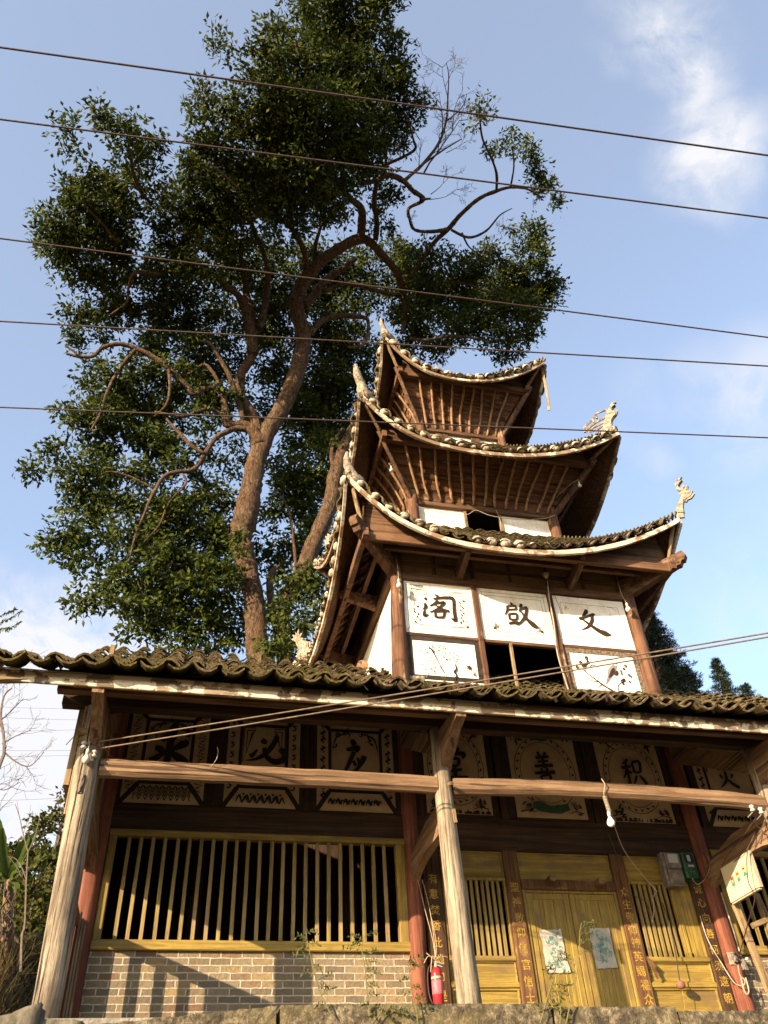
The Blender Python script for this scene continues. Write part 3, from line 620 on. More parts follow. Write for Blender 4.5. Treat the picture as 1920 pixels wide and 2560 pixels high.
for x0, x1, lab in ((5.925, 6.575, 'left door leaf'), (6.585, 7.28, 'right door leaf')):
    def leaf(m):
        m.box((x0, W+.01, Z0), (x1, W+.045, 1.862)); e = .085; zs = (Z0, Z0+.12); 
        m.rbox((x0, W-.012, Z0), (x0+e, W+.02, 1.862), .005); m.rbox((x1-e, W-.012, Z0), (x1, W+.02, 1.862), .005); m.rbox((x0+e, W-.012, 1.78), (x1-e, W+.02, 1.862), .005); m.rbox((x0+e, W-.012, Z0), (x1-e, W+.02, Z0+.1), .005)
        k = 3; ww = (x1-x0-2*e)/k
        for i in range(k): m.rbox((x0+e+ww*i+.004, W-.001, Z0+.1), (x0+e+ww*(i+1)-.004, W+.02, 1.78), .004)
    part(door, 'door_leaf', 'yellow_z', leaf, label=lab)

# --- porch posts, logs, tie beams
def post(x0, x1, r0, r1, ztop, lab):
    zs = [Z0, .3, .8, 1.3, 1.8, 2.2, 2.55, 2.8, 3.1, ztop]
    return hp('post', 'post_grey', lambda m: m.tube([(x0+(x1-x0)*(z-Z0)/2.9+random.uniform(-.006, .006), .0, z) for z in zs], [r0+(r1-r0)*min(1, (z-Z0)/2.6) for z in zs], 22, wob=.012), smooth=True, label=lab)
p0 = post(0.0, -.075, .138, .142, 3.3, 'weathered grey post at the left corner'); p1 = post(4.31, 4.235, .136, .112, 3.3, 'weathered grey post in the middle of the porch'); p2 = post(8.90, 8.88, .125, .10, 3.3, 'grey post at the right edge')
part(p0, 'bracket', 'twig', lambda m: rough_block(m, (-.115, -.165, 2.18), (-.055, -.12, 2.42), .03, .006)); part(p1, 'bracket', 'tan_z', lambda m: m.beam((4.315, -.135, 2.03), (4.305, -.13, 2.20), .035, .03, up=(0, 1, 0), n=3, j=.003))
part(p1, 'peg', 'tan_x', lambda m: m.tube([(4.28, -.10, 2.52), (4.30, -.20, 2.50)], [.018, .024], 6))
def log(xa, xb, za, zb, h, w_, bow, lab):
    hp('log_beam', 'log_x', lambda m: m.beam((xa, 0, za), (xb, 0, zb), w_, h, bow=bow, n=22, j=.004, bev=.045), smooth=False, label=lab)
log(.07, 4.15, 2.555, 2.545, .205, .17, .01, 'reddish log beam between the left and middle posts'); log(4.36, 8.80, 2.535, 2.515, .205, .16, .06, 'bowed tan log beam between the middle and right posts'); log(8.98, 13.3, 2.54, 2.54, .2, .16, .0, 'log beam right of the right post')
def tie(x, lab):
    pr = [(.10, 2.42), (.9, 2.44), (1.82, 2.26), (1.82, 1.93), (1.70, 1.99), (1.35, 2.06), (.9, 2.085), (.35, 2.07), (.10, 2.02)]
    hp('tie_beam', 'log_y', lambda m: m.prism([(x, y, z) for y, z in pr], (.11, 0, 0)), label=lab)
tie(.0, None); tie(4.30, None); tie(8.89, 'tie beam that carries the sign box')
# arms that carry the eave
for x in (-.02, 4.28, 8.88):
    pr = [(-.05, 2.72), (-.30, 2.86), (-.62, 3.02), (-.86, 3.07), (-.88, 3.19), (-.05, 3.26), (.3, 3.4), (1.8, 4.2), (1.8, 3.9), (.3, 3.1), (-.02, 2.9)]
    hp('bracket_arm', 'log_y', lambda m: m.prism([(x, y, z) for y, z in pr], (.13, 0, 0)))
hp('purlin', 'tower_wood_x', lambda m: m.rbox((-.50, -.62, 3.20), (13.6, -.50, 3.36), .01, .003)); hp('purlin', 'hall_dark_x', lambda m: m.rbox((-.50, -.10, 3.30), (13.6, .06, 3.46), .01, .003), label='dark purlin over the porch posts')
hp('purlin', 'log_x', lambda m: m.rbox((-.3, -.80, 3.17), (13.6, -.74, 3.22), .008, .003), label='thin batten behind the eave board')
def gable(m):
    m.box((-.10, .12, 1.98), (-.045, W-.16, 4.3)); m.rbox((-.225, -.02, 2.0), (-.165, .10, 3.05), .01); m.box((-.30, .02, 2.35), (-.24, .5, 3.3))
hp('gable_boards', 'tan_z', gable)
def stack(m):
    m.rbox((-.22, -.10, 3.0), (-.08, .05, 3.28), .01); m.rbox((-.235, -.13, 2.90), (-.06, .03, 2.99), .01); m.rbox((-.21, -.11, 2.78), (-.09, .0, 2.895), .01)
hp('bearing_block', 'tan_x', stack)
# rail of upright boards at the left end of the porch (its shadow stripes the brick wall)
def rail(m):
    m.rbox((-.07, .14, 1.27), (-.01, 1.78, 1.41), .008)
    for y in (1.38, 1.16, .95): m.rbox((-.065, y-.042, Z0), (-.02, y+.042, 1.268), .006)
    m.box((-.06, .14, Z0), (-.03, .76, 1.268)); m.box((-.06, 1.57, Z0), (-.03, 1.78, 1.268))
hp('side_rail', 'column_red', rail)
for k in range(3): hp('plank', 'tan_z', lambda m: m.beam((.135+k*.030, .32+k*.02, Z0), (.118+k*.030, .44, 1.10-k*.06), .018, .05, up=(0, 1, 0), n=3, j=.002), label='loose narrow plank leaning behind the left post' if k == 0 else None)

# --- the hall roof
YE, ZE = -1.06, 3.215
def zr(d): return ZE + .49*d + .036*d*d
def RS(s, d):
    sag = .035*math.sin(s*.9+.6) + .02*math.sin(s*2.3)
    return V((s, YE+d, zr(d)+sag*min(1, .4+d*.4)))
def rdm(s): return 4.32 if s > -.62 else .50
m = MB(); tiles(m, RS, -1.60, 13.7, .305, rdm, .165, 1.06, 1.3, .070)
roof = m.build('roof', 'roof_tile', hall, label='mossy grey tile roof of the hall')
def deck(m):
    def sheet(off, x0, x1, d1, flip):
        n_ = 30; k = 12; b = len(m.v)
        for j in range(k+1):
            for i in range(n_+1): p = RS(x0+(x1-x0)*i/n_, .06+(d1-.06)*j/k); m.v.append((p.x, p.y, p.z+off))
        for j in range(k):
            for i in range(n_): q = (b+j*(n_+1)+i, b+j*(n_+1)+i+1, b+(j+1)*(n_+1)+i+1, b+(j+1)*(n_+1)+i); m.f.append(q[::-1] if flip else q); m.mi.append(0)
    sheet(-.035, -.62, 13.7, 4.32, True); sheet(.005, -.62, 13.7, 4.32, False); sheet(-.035, -1.6, -.62, .55, True)
    zt = zr(4.32); m.add([(-.62, YE+4.32, zt), (13.7, YE+4.32, zt), (13.7, 7.6, zt-2.4), (-.62, 7.6, zt-2.4)], [(0, 1, 2, 3)])
part(roof, 'roof_boards', 'hall_dark_y', deck)
part(roof, 'eave_board', 'fascia', lambda m: m.beam((-1.62, -.88, 3.205), (13.7, -.88, 3.175), .04, .165, n=60, j=.0035, bev=.006), label='pale flaking board along the eave')
part(roof, 'eave_end', 'tan_x', lambda m: (m.prism([(-1.75, -.90, 3.19), (-.72, -.84, 3.17), (-1.05, -.84, 3.27), (-1.75, -.90, 3.30)], (0, .05, 0)), m.prism([(-1.75, -.90, 3.03), (-.78, -.86, 3.15), (-1.75, -.90, 3.19)], (0, .10, 0))))
def ridge(m):
    for i in range(150):
        x = -.6+i*.095; m.beam((x, YE+4.32, zr(4.32)+.04), (x+.05+random.uniform(-.01, .01), YE+4.32, zr(4.32)+.24), .018, .16, up=(0, 1, 0))
pass
def debris(m):
    for i in range(230):
        s_, d = random.uniform(-1, 13), random.uniform(0, 1.6); p = RS(s_, d)+V((0, 0, .12)); a = random.uniform(0, 6.28); L = random.uniform(.08, .28)
        m.tube([p, p+V((math.cos(a)*L*.5, math.sin(a)*.05, .03)), p+V((math.cos(a)*L, math.sin(a)*L*.3, random.uniform(-.02, .06)))], .0035, 3, False)
part(roof, 'dead_stalks', 'twig_pale', debris, label='dry stalks lying on the tiles')
tag(part(None, 'weed_tuft', 'stem_green', lambda m: [m.tube([RS(x, .6)+V((0, 0, .1)), RS(x, .6)+V((dx*.5, -.02, .22)), RS(x, .6)+V((dx, -.05, .26+.1*abs(dx)))], [.004, .003, .002], 4, False) for x, dx in ((-.9, .18), (-.88, -.12), (-.95, .05), (.35, .45), (.5, -.35), (.3, -.2), (.45, .3), (.6, .1))]), 'thin arching dry grass stems rooted on the left end of the tile roof', 'weed')

# ------------------------------------------------------------------ the tower
TX, TY = 6.60, 4.21
tower = thing('pavilion_tower', 'three-tiered wooden pavilion with upswept eaves rising behind the hall roof', 'tower', (TX, TY, 4.8))
DIR = [((1, 0), (0, -1)), ((0, 1), (1, 0)), ((-1, 0), (0, 1)), ((0, -1), (-1, 0))]      # lateral, outward of front/right/back/left
def side(k, s, q, z):
    (lx, ly), (ox, oy) = DIR[k]; return V((TX+lx*s+ox*q, TY+ly*s+oy*q, z))
class Tier:
    def __init__(t, ae, ain, zm, L, sl, cx_, pl, pr, curv=.06):
        t.ae, t.ain, t.zm, t.L, t.sl, t.c, t.pl, t.pr, t.cv = ae, ain, zm, L, sl, cx_, pl, pr, curv
    def z(t, k, s, q):
        d = t.ae-q; h = t.zm + t.sl*d + t.cv*d*d; c = (t.c if k == 0 else 0)*q/t.ae; u = (s-c)/(q-c) if s > c else (s-c)/(-q-c)
        u = min(abs(u), 1.15); p = (t.pr if s > c else t.pl) if k == 0 else 2.35
        return h + t.L*u**p*max(0, min(1, (q-t.ain)/(t.ae-t.ain)))**1.6
    def S(t, k):
        def f(s, d):
            q = t.ae-d; r = abs(s)/t.ae; return side(k, s*(1+.0*r), q+.07*r**5*max(0, 1-d), t.z(k, s, q))
        return f
A = Tier(3.27, 1.50, 7.40, 1.20, .91, -.40, 2.8, 2.05); B = Tier(2.87, .92, 10.27, 1.12, 1.03, -.40, 2.85, 2.15); C = Tier(2.05, .04, 13.57, 1.12, 1.05, -.35, 2.4, 1.95)
def horn(par, pts, rad, mat='plaster_dirty', lab=None):
    q = spline([(*p, r) for p, r in zip(pts, rad)], 5); part(par, 'finial', mat, lambda m: m.tube([x[:3] for x in q], [x[3] for x in q], 9, wob=.10), smooth=True, label=lab)
def build_tier(t, nm, ab, zb, bh, band, bandmat, cov, lab, caps=1.0, rake=False):
    rf = part(tower, 'roof', 'roof_tile', lambda m: [tiles(m, t.S(k), -t.ae+.06, t.ae-.06, .262, lambda s: min(t.ae-t.ain, t.ae-abs(s)-.02), .115, 1.1, .9, .05) for k in range(4)], label=lab)
    def deckf(m):
        for k in range(4):
            f = t.S(k)
            for off, flip in ((-.045, True), (-.012, False)):
                b = len(m.v); NU, ND = 24, 10; D = t.ae-t.ain
                for j in range(ND+1):
                    d = D*j/ND
                    for i in range(NU+1): p = f((t.ae-d)*(-1+2*i/NU), d); m.v.append((p.x, p.y, p.z+off))
                for j in range(ND):
                    for i in range(NU): q = (b+j*(NU+1)+i, b+j*(NU+1)+i+1, b+(j+1)*(NU+1)+i+1, b+(j+1)*(NU+1)+i); m.f.append(q[::-1] if flip else q); m.mi.append(0)
    part(rf, 'roof_boards', 'deck_planks', deckf)
    for k in range(4):
        f = t.S(k)
        def bandf(m):
            NU = 44; b = len(m.v)
            for i in range(NU+1):
                s = t.ae*(-1+2*i/NU); p = f(s, 0); o = side(k, s, 1, 0)-side(k, s, 0, 0); j = random.uniform(-.004, .004)
                for dq, dz in ((.03, -band), (.03, -.005), (-.025, -.005), (-.025, -band)): m.v.append(tuple(p+o*dq+V((0, 0, dz+j))))
            for i in range(NU):
                for q in range(4): m.f.append((b+i*4+q, b+i*4+(q+1) % 4, b+(i+1)*4+(q+1) % 4, b+(i+1)*4+q)[::-1]); m.mi.append(0)
        part(rf, 'eave_board', bandmat, bandf)
        # plaster ends of the cover tiles
        def capf(m):
            n_ = int((2*t.ae-.12)/.262+.5)
            for i in range(n_):
                s = -t.ae+.06+.131+i*.262
                if random.random() > caps or (nm == 'A' and k == 0 and s > .55): continue
                p = f(s, 0); o = side(k, 0, 1, 0)-side(k, 0, 0, 0); l = side(k, 1, 0, 0)-side(k, 0, 0, 0); r = .102*random.uniform(.65, 1.15); c = p+V((0, 0, .088))+o*.045
                ring = [[c+l*(r*q*math.cos(a))*random.uniform(.9, 1.1)+V((0, 0, r*.78*q*math.sin(a)))+o*dd for a in [2*math.pi*z/9 for z in range(9)]] for q, dd in ((1.0, -.03), (1.0, .015), (.55, .045))]
                vs = sum(ring, []); m.add(vs, [(a_*9+z, a_*9+(z+1) % 9, (a_+1)*9+(z+1) % 9, (a_+1)*9+z) for a_ in range(2) for z in range(9)]+[tuple(18+z for z in range(9))])
        part(rf, 'tile_caps', 'cap_plaster', capf, smooth=True)
        # hip ridge of tiles standing on edge
        def hipf(m):
            D = t.ae-t.ain; n_ = int(D/.055)
            for i in range(n_+1):
                d = D*i/n_; q = t.ae-d; p = side(k, q, q, t.z(k, q, q))+V((0, 0, .07)); o = (side(k, 1, 1, 0)-side(k, 0, 0, 0)).normalized(); l = V((-o.y, o.x, 0)); h = random.uniform(.09, .125)
                m.beam(p, p+V((0, 0, h))+o*.05, .13, .022, up=o)
        part(rf, 'hip_ridge', 'roof_tile', hipf)
        # straight beam under the eave and the boards filling the corner gap above it
        e = .16
        part(tower, 'eave_beam', 'beam_hung', lambda m: m.beam(side(k, -ab-e*(k % 2), ab, zb-bh/2-.003*(k % 2)), side(k, ab+e*(k % 2), ab, zb-bh/2-.003*(k % 2)), .10, bh, n=10, j=.003, bev=.01))
        def fillf(m, half=0):
            NU = 30
            for i in (range(NU//2) if half == 0 else range(NU//2, NU)):
                s0, s1 = ab*(-1+2*i/NU), ab*(-1+2*(i+1)/NU); z0_, z1_ = t.z(k, s0, ab)-.05, t.z(k, s1, ab)-.05
                if max(z0_, z1_) <= zb+.01: continue
                m.add([side(k, s0, ab-.02, zb-.01), side(k, s1, ab-.02, zb-.01), side(k, s1, ab-.02, max(z1_, zb)), side(k, s0, ab-.02, max(z0_, zb)), side(k, s0, ab-.045, zb-.01), side(k, s1, ab-.045, zb-.01), side(k, s1, ab-.045, max(z1_, zb)), side(k, s0, ab-.045, max(z0_, zb))],
                      [(0, 1, 2, 3), (5, 4, 7, 6), (0, 4, 5, 1), (3, 2, 6, 7)])
        for hf in (0, 1): part(tower, 'eave_fill', 'tower_wood_x' if k % 2 == 0 else 'tower_wood_y', lambda m: fillf(m, hf))
        # short strut closing the corner between beam end and eave tip
        o = (side(k, 1, 1, 0)-side(k, 0, 0, 0)).normalized(); p = side(k, ab, ab, zb+.02); q = side(k, t.ae-.08, t.ae-.08, t.z(k, t.ae-.08, t.ae-.08)-.10)
        part(tower, 'corner_strut', 'tan_z', lambda m: m.beam(p, q, .075, .06, n=4, j=.005, bev=.01))
    if cov:
        aw, z0_, nr, spl = cov
        def prof(u, off=0): return (aw+(ab-.05-aw)*(u**1.25)+off*.8, z0_+(zb-.06-z0_)*(u**.92)-off*.6)
        for k in range(4):
            def covf(m):
                n_ = 10
                for i in range(n_):
                    (q0, a0), (q1, a1) = prof(i/n_), prof((i+1)/n_); j = .02*(i % 2)+random.uniform(0, .008)
                    vs = [side(k, -q0, q0-j, a0), side(k, q0, q0-j, a0), side(k, q1, q1-j, a1), side(k, -q1, q1-j, a1)]; bk = [v+V((0, 0, .03)) for v in vs]; m.add(vs+bk, [(0, 1, 2, 3), (7, 6, 5, 4)])
            part(tower, 'cove_boards', 'cove_boards', covf)
            for i in range(nr):
                s = (-1+2*(i+.5)/nr)*aw*.97
                def raf(m):
                    pts = []; amp = random.uniform(-.035, .035); ss = s+random.uniform(-.02, .02)
                    for j in range(9):
                        u = j/8; q, z = prof(u, .04); pts.append(side(k, ss*(1+(spl-1)*u)+amp*math.sin(u*5), q, z))
                    m.tube(pts, [.031*random.uniform(.8, 1.2) for _ in pts], 6)
                part(tower, 'rafter', 'rafter', raf, smooth=True)
            (q0, a0), (q1, a1) = prof(0, .03), prof(1, .03)
            part(tower, 'hip_rafter', 'tower_wood_z', lambda m: m.beam(side(k, q0, q0, a0), side(k, q1+.13, q1+.13, a1+.10), .085, .11, n=4, j=.004, bev=.012))
    return rf
rA = build_tier(A, 'A', 2.97, 7.66, .17, .105, 'eave_white', None, 'lowest tower roof with white eave board', .9)
rB = build_tier(B, 'B', 2.34, 10.93, .17, .10, 'eave_worn', (1.60, 9.93, 13, 1.30), 'middle tower roof with worn eave board', .92)
rC = build_tier(C, 'C', 1.63, 14.05, .15, .085, 'eave_worn', (1.00, 12.86, 9, 1.30), 'topmost tower roof', .8)
part(rC, 'roof_peak', 'plaster_dirty', lambda m: m.lathe((TX, TY, C.zm+2.25), [(.22, 0), (.26, .15), (.12, .3), (.17, .5), (.05, .75), (.01, .9)], 12), smooth=True)
# finials at the corners
c = side(0, -A.ae, A.ae, A.z(0, -A.ae, A.ae))
horn(rA, [PD(*p, 1, TX-.0, TY) for p in ((905, 1226), (886, 1205), (876, 1180), (867, 1155), (868, 1132))], [.16, .17, .10, .07, .035], lab='white plaster horn at the near left corner')
horn(rB, [PD(*p, 1, TX, TY) for p in ((935, 1018), (912, 990), (903, 962), (893, 935), (889, 912))], [.17, .15, .10, .085, .04], lab='tall mossy plaster horn at the near left corner')
horn(rC, [PD(*p, 1, TX, TY) for p in ((985, 865), (967, 842), (960, 825), (954, 808), (951, 797))], [.14, .13, .075, .05, .02], lab='thin pointed horn at the near left corner')
def fin(par, conv, pts, sx, sy, th, lab, mat='plaster_dirty'):
    w_ = [PD(*conv(*p), sx*sy, TX, TY) for p in pts]; nrm = V((1, -1, 0)) if sx*sy > 0 else V((1, 1, 0)); nrm = nrm.normalized()
    def fn(m):
        m.prism(w_, nrm*th*.55); cc = sum(w_, V((0, 0, 0)))/len(w_); m.prism([cc+(p-cc)*.80 for p in w_], nrm*(th*1.0))
    return part(par, 'finial', mat, fn, label=lab)
s5 = lambda x, y: (1380+x/3.95, 980+y/3.95); s2 = lambda x, y: (700+x/3.6875, 1100+y/3.6875)
fA = fin(rA, s5, [(1215,1190),(1240,1150),(1255,1100),(1280,1050),(1255,1010),(1265,990),(1230,960),(1215,920),(1225,890),(1250,860),(1285,843),(1255,880),(1238,915),(1255,945),(1285,960),(1290,925),(1310,932),(1305,968),(1335,925),(1347,930),(1340,972),(1352,988),(1390,975),(1382,1012),(1410,1008),(1382,1050),(1342,1068),(1330,1090),(1305,1085),(1297,1130),(1300,1190),(1310,1240),(1235,1250)], 1, -1, .09, 'clawed plaster finial at the near right corner')
fB = fin(rB, s5, [(455,440),(480,395),(505,350),(522,290),(535,240),(545,200),(568,155),(585,122),(605,104),(632,98),(634,108),(612,120),(597,145),(600,185),(612,198),(632,200),(643,172),(651,190),(642,222),(612,255),(592,290),(590,330),(602,368),(635,385),(655,405),(655,440),(560,470)], 1, -1, .10, 'beaked plaster finial at the near right corner')
def lattice(m):
    for a in (((325,400),(322,345),(440,232)),((422,245),(428,215),(530,175),(548,195)),((340,372),(430,300),(545,238)),((350,395),(420,345),(525,290)),((330,345),(350,392)),((430,240),(445,262)),((400,270),(415,300)),((360,400),(450,370),(500,330))):
        m.tube([PD(*s5(*p), -1, TX, TY) for p in a], .028, 5, wob=.15)
part(fB, 'openwork', 'plaster_dirty', lattice)
fin(rA, s2, [(148,2000),(185,2030),(235,2045),(300,2035),(370,1990),(400,1940),(330,1960),(285,1925),(290,1870),(225,1850),(222,1832),(192,1822),(212,1782),(182,1795),(178,1745),(160,1790),(148,1775),(150,1805),(118,1800),(135,1828),(108,1842),(150,1868),(175,1930),(165,1985)], -1, 1, .12, 'small crested plaster finial at the far left corner')
fin(rB, s2, [(400,1110),(430,1085),(435,1030),(425,980),(418,935),(435,920),(425,890),(445,900),(448,862),(470,885),(490,872),(495,900),(520,890),(545,930),(540,985),(550,1050),(545,1110),(500,1150),(450,1155),(425,1130)], -1, 1, .16, 'lumpy plaster dragon finial at the far left corner')
fin(rC, s2, [(640,95),(655,60),(645,40),(680,20),(720,30),(760,60),(795,50),(800,100),(790,150),(760,170),(750,200),(715,210),(700,180),(690,140),(665,130)], -1, 1, .14, 'mossy plaster finial at the far left corner')
fin(rC, s5, [(-115,-300),(-95,-300),(-85,-320),(-60,-335),(-62,-322),(-75,-305),(-95,-285)], 1, -1, .06, 'stub of a finial at the near right corner', 'tan_z')
part(rC, 'loose_board', 'tan_z', lambda m: m.beam(PD(1350, 905, -1, TX, TY), PD(1373, 1026, -1, TX, TY), .06, .02, up=(1, 1, 0), bow=.10, n=8), label='splintered strip hanging from the right corner')

# --- walls of the three storeys
def storey(aw, z0_, z1_, nm):
    for k in range(4):
        part(tower, 'wall', 'plaster_white', lambda m: m.add([side(k, -aw, aw-.03, z0_), side(k, aw, aw-.03, z0_), side(k, aw, aw-.03, z1_), side(k, -aw, aw-.03, z1_), side(k, -aw, aw-.10, z0_), side(k, aw, aw-.10, z0_), side(k, aw, aw-.10, z1_), side(k, -aw, aw-.10, z1_)], [(0, 1, 2, 3), (5, 4, 7, 6), (3, 2, 6, 7), (1, 0, 4, 5)])) if not (nm == 'B' and k == 0) and not (nm == 'A' and k == 0) else None
# storey 1: left, right and rear walls
storey(2.30, 4.85, 7.30, 'A')
for k in (1, 2, 3):
    part(tower, 'wall_beam', 'tower_wood_y', lambda m: m.beam(side(k, -2.2, 2.30, 7.33), side(k, 2.2, 2.30, 7.33), .14, .14, n=6, j=.002, bev=.01))
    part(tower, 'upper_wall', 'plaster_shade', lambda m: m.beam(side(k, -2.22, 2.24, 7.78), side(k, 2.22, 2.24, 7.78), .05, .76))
    for s in (-.76, .76): part(tower, 'stud', 'tower_wood_z', lambda m: m.beam(side(k, s, 2.285, 7.40), side(k, s, 2.285, 8.1), .07, .08, up=(1, 0, 0)))
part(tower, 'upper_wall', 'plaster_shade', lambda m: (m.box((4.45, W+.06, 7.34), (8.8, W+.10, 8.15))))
for s in (5.1, 5.85, 6.6, 7.35, 8.1): part(tower, 'stud', 'tower_wood_z', lambda m: m.rbox((s-.03, W+.03, 7.37), (s+.03, W+.058, 8.1), .005))
part(tower, 'wall_beam', 'tower_wood_x', lambda m: m.rbox((4.40, W+.02, 7.60), (8.83, W+.055, 7.68), .006), label='inner strip in the shade of the lowest eave')
for (x, y), dx, lab in (((4.31, W+.01), .055, 'near left corner column'), ((8.90, W+.01), .055, 'near right corner column'), ((4.30, 6.51), 0, None), ((8.90, 6.51), 0, None)):
    part(tower, 'column', 'tower_post', lambda m: m.tube([(x+dx*(z-4.85)/2.6+random.uniform(-.007, .007), y, z) for z in (4.7, 5.2, 5.6, 6.1, 6.5, 7.0, 7.4, 7.9)], [.150, .145, .138, .132, .125, .12, .11, .10], 20, wob=.02), smooth=True, label=lab)
part(tower, 'wall_beam', 'tower_wood_x', lambda m: m.rbox((4.44, W-.055, 7.19), (8.80, W+.07, 7.37), .015, .003), label='beam over the three lettered panels')
part(tower, 'rail', 'tower_wood_x', lambda m: (m.rbox((4.44, W-.02, 6.025), (5.755, W+.03, 6.095), .01, .002), m.rbox((5.87, W-.025, 6.02), (7.235, W+.06, 6.085), .01, .002), m.rbox((7.35, W-.02, 6.05), (8.78, W+.03, 6.12), .01, .002)))
part(tower, 'rail', 'tower_wood_x', lambda m: (m.rbox((4.43, W-.05, 5.02), (8.80, W+.06, 5.10), .01, .004), m.rbox((5.9, W-.03, 5.101), (7.2, W+.05, 5.16), .01, .002)), label='sill just above the hall tiles')
for x, k_ in ((5.81, 0), (7.29, 0)): part(tower, 'stud', 'tower_post', lambda m: m.beam((x-.0, W-.015, 5.10), (x-.01, W-.015, 7.19), .10, .09, up=(0, 1, 0), n=10, j=.004, bev=.015))
def tpanel(x0, x1, z0_, z1_, kind, lab):
    w_, h = x1-x0, z1_-z0_; m = MB(); m.box((x0, W-.008, z0_), (x1, W+.05, z1_)); sh = Sheet(m, (x0, W-.008, z1_), (1, 0, 0), (0, 0, -1), (0, -1, 0)); m.m = 1
    if kind in ('閣', '啟', '文'):
        m.m = 3; a, b = .075, .135
        if kind != '文':
            sh.frame(a, a, w_-a, h-a*1.2, .007)
            for X, Y, dx, dy in ((0, 0, a, a), (w_, 0, w_-a, a), (0, h, a, h-a*1.2), (w_, h, w_-a, h-a*1.2)): sh.line(X, Y, dx, dy, .006)
        sh.frame(b, b*1.1, w_-b, h-b*1.3, .006); m.m = 1
        if kind == '閣':
            for X, Y, sx, sy in ((b+.03, b+.03, 1, 1), (w_-b-.03, b+.03, -1, 1)):
                sh.stroke([(X, Y, .004), (X+sx*.14, Y+.005, .010), (X+sx*.30, Y+.02, .003)], 5); sh.stroke([(X+sx*.02, Y+.02, .004), (X+sx*.01, Y+.10, .009), (X+sx*.06, Y+.15, .007), (X+sx*.12, Y+.11, .007), (X+sx*.09, Y+.05, .007), (X+sx*.05, Y+.08, .005)], 6)
                sh.stroke([(X+sx*.17, Y+.06, .004), (X+sx*.22, Y+.10, .011), (X+sx*.28, Y+.07, .009), (X+sx*.23, Y+.04, .005)], 6)
            for X, sx in ((w_-b-.04, -1), (b+.03, 1)):
                for q in range(11 if sx < 0 else 7):
                    yy = h-.19-q*.055; xx = X+sx*(.02+.09*abs(math.sin(q*1.3)))*(1 if q < 4 else .6); sh.leaf(xx, yy, random.uniform(-2.6, -.5), random.uniform(.05, .085), .018)
                sh.stroke([(X+sx*.30, h-.17, .003), (X+sx*.16, h-.175, .008), (X+sx*.03, h-.21, .010), (X, h-.32, .008), (X+sx*.02, h-.50, .006), (X, h-.66, .003)], 6, .2)
            sh.stroke([(b+.03, .36, .004), (b+.07, .47, .013), (b+.04, .56, .007)], 5)
        elif kind == '啟':
            m.m = 4
            for X, sx in ((b+.03, 1), (w_-b-.03, -1)):
                for q in range(9):
                    a_ = random.uniform(-1.5, .1); sh.leaf(X+sx*.08, h-.26, a_ if sx > 0 else math.pi-a_, random.uniform(.06, .13), .014)
                sh.stroke([(X, h-.50, .003), (X+sx*.02, h-.34, .008), (X+sx*.10, h-.22, .009), (X+sx*.26, h-.21, .006), (X+sx*.40, h-.19, .003)], 6, .2); sh.stroke([(X+sx*.01, h-.2, .004), (X+sx*.10, h-.30, .007), (X+sx*.16, h-.40, .003)], 5)
            m.m = 1
            for X in (b+.10, w_-b-.10):
                for q in range(5): sh.leaf(X, h-.25, q*1.256, .038, .012)
        else:
            m.m = 5; X, Y = b+.07, b+.07
            for q in range(5): sh.stroke([(X+random.uniform(-.02, .1), Y+random.uniform(-.02, .09), .006), (X+random.uniform(0, .12), Y+random.uniform(0, .1), .014), (X+random.uniform(0, .12), Y+random.uniform(0, .1), .004)], 4)
            m.m = 4; sh.stroke([(b+.03, .62, .004), (b+.09, .72, .012), (b+.07, .80, .006)], 5); sh.stroke([(w_-.35, .16, .004), (w_-.25, .17, .012), (w_-.18, .25, .005)], 5)
        m.m = 1; gs = min(w_, h)*(.50 if kind != '閣' else .52); gx = {'閣': .50, '啟': .56, '文': .50}[kind]; sh.glyph(GL[kind], w_*gx-gs*.55, h*.50-gs*.52, gs*1.12, gs, 1.2, .06)
    elif kind == 'branch':
        m.m = 6; sh.frame(.0, .0, w_, h-.02, .085); m.m = 4
        for q in range(26):
            x, y = .20+random.uniform(0, .16)+.02*q*.3, .16+random.uniform(0, .62); sh.leaf(x, y, random.uniform(1, 2.6), random.uniform(.03, .055), .013)
        m.m = 1
        for q in range(34):
            x, y = random.uniform(.38, .92), random.uniform(.14, .42); sh.leaf(x, y, random.uniform(0, 3.1), random.uniform(.03, .05), .012)
        sh.stroke([(.36, .22, .02), (.40, .26, .055), (.44, .36, .05), (.50, .50, .035), (.58, .66, .014), (.63, .76, .004)], 6); m.m = 0; sh.stroke([(.38, .25, .012), (.42, .34, .03), (.49, .48, .015), (.54, .58, .004)], 6); m.m = 1
        sh.stroke([(.80, .86, .03), (.77, .80, .042), (.81, .73, .03), (.78, .66, .038), (.82, .60, .030), (.81, .52, .018), (.86, .40, .006)], 6, .2)
        sh.stroke([(.5, .42, .003), (.62, .47, .006), (.78, .52, .004)], 5); sh.stroke([(w_-.34, h-.36, .004), (w_-.27, h-.22, .009), (w_-.16, h-.16, .006), (w_-.10, h-.12, .003)], 6)
        for a_ in (-1.3, -1.55, -1.9, -1.1): sh.stroke([(w_-.16, h-.14, .008), (w_-.16+.14*math.cos(a_), h-.14+.14*math.sin(a_), .007), (w_-.16+.30*math.cos(a_+.15), h-.14+.30*math.sin(a_+.15), .002)], 4)
        for q in range(5): sh.leaf(w_-.24, h-.30, q*1.256, .05, .018)
    else:
        m.m = 2; sh.frame(.0, .0, w_, h-.0, .10); m.m = 1
        sh.stroke([(.22, .36, .006), (.34, .48, .018), (.50, .62, .028), (.68, .76, .040), (.86, .84, .020), (.90, .70, .018), (1.02, .60, .012), (1.10, .50, .008)], 6, .2)
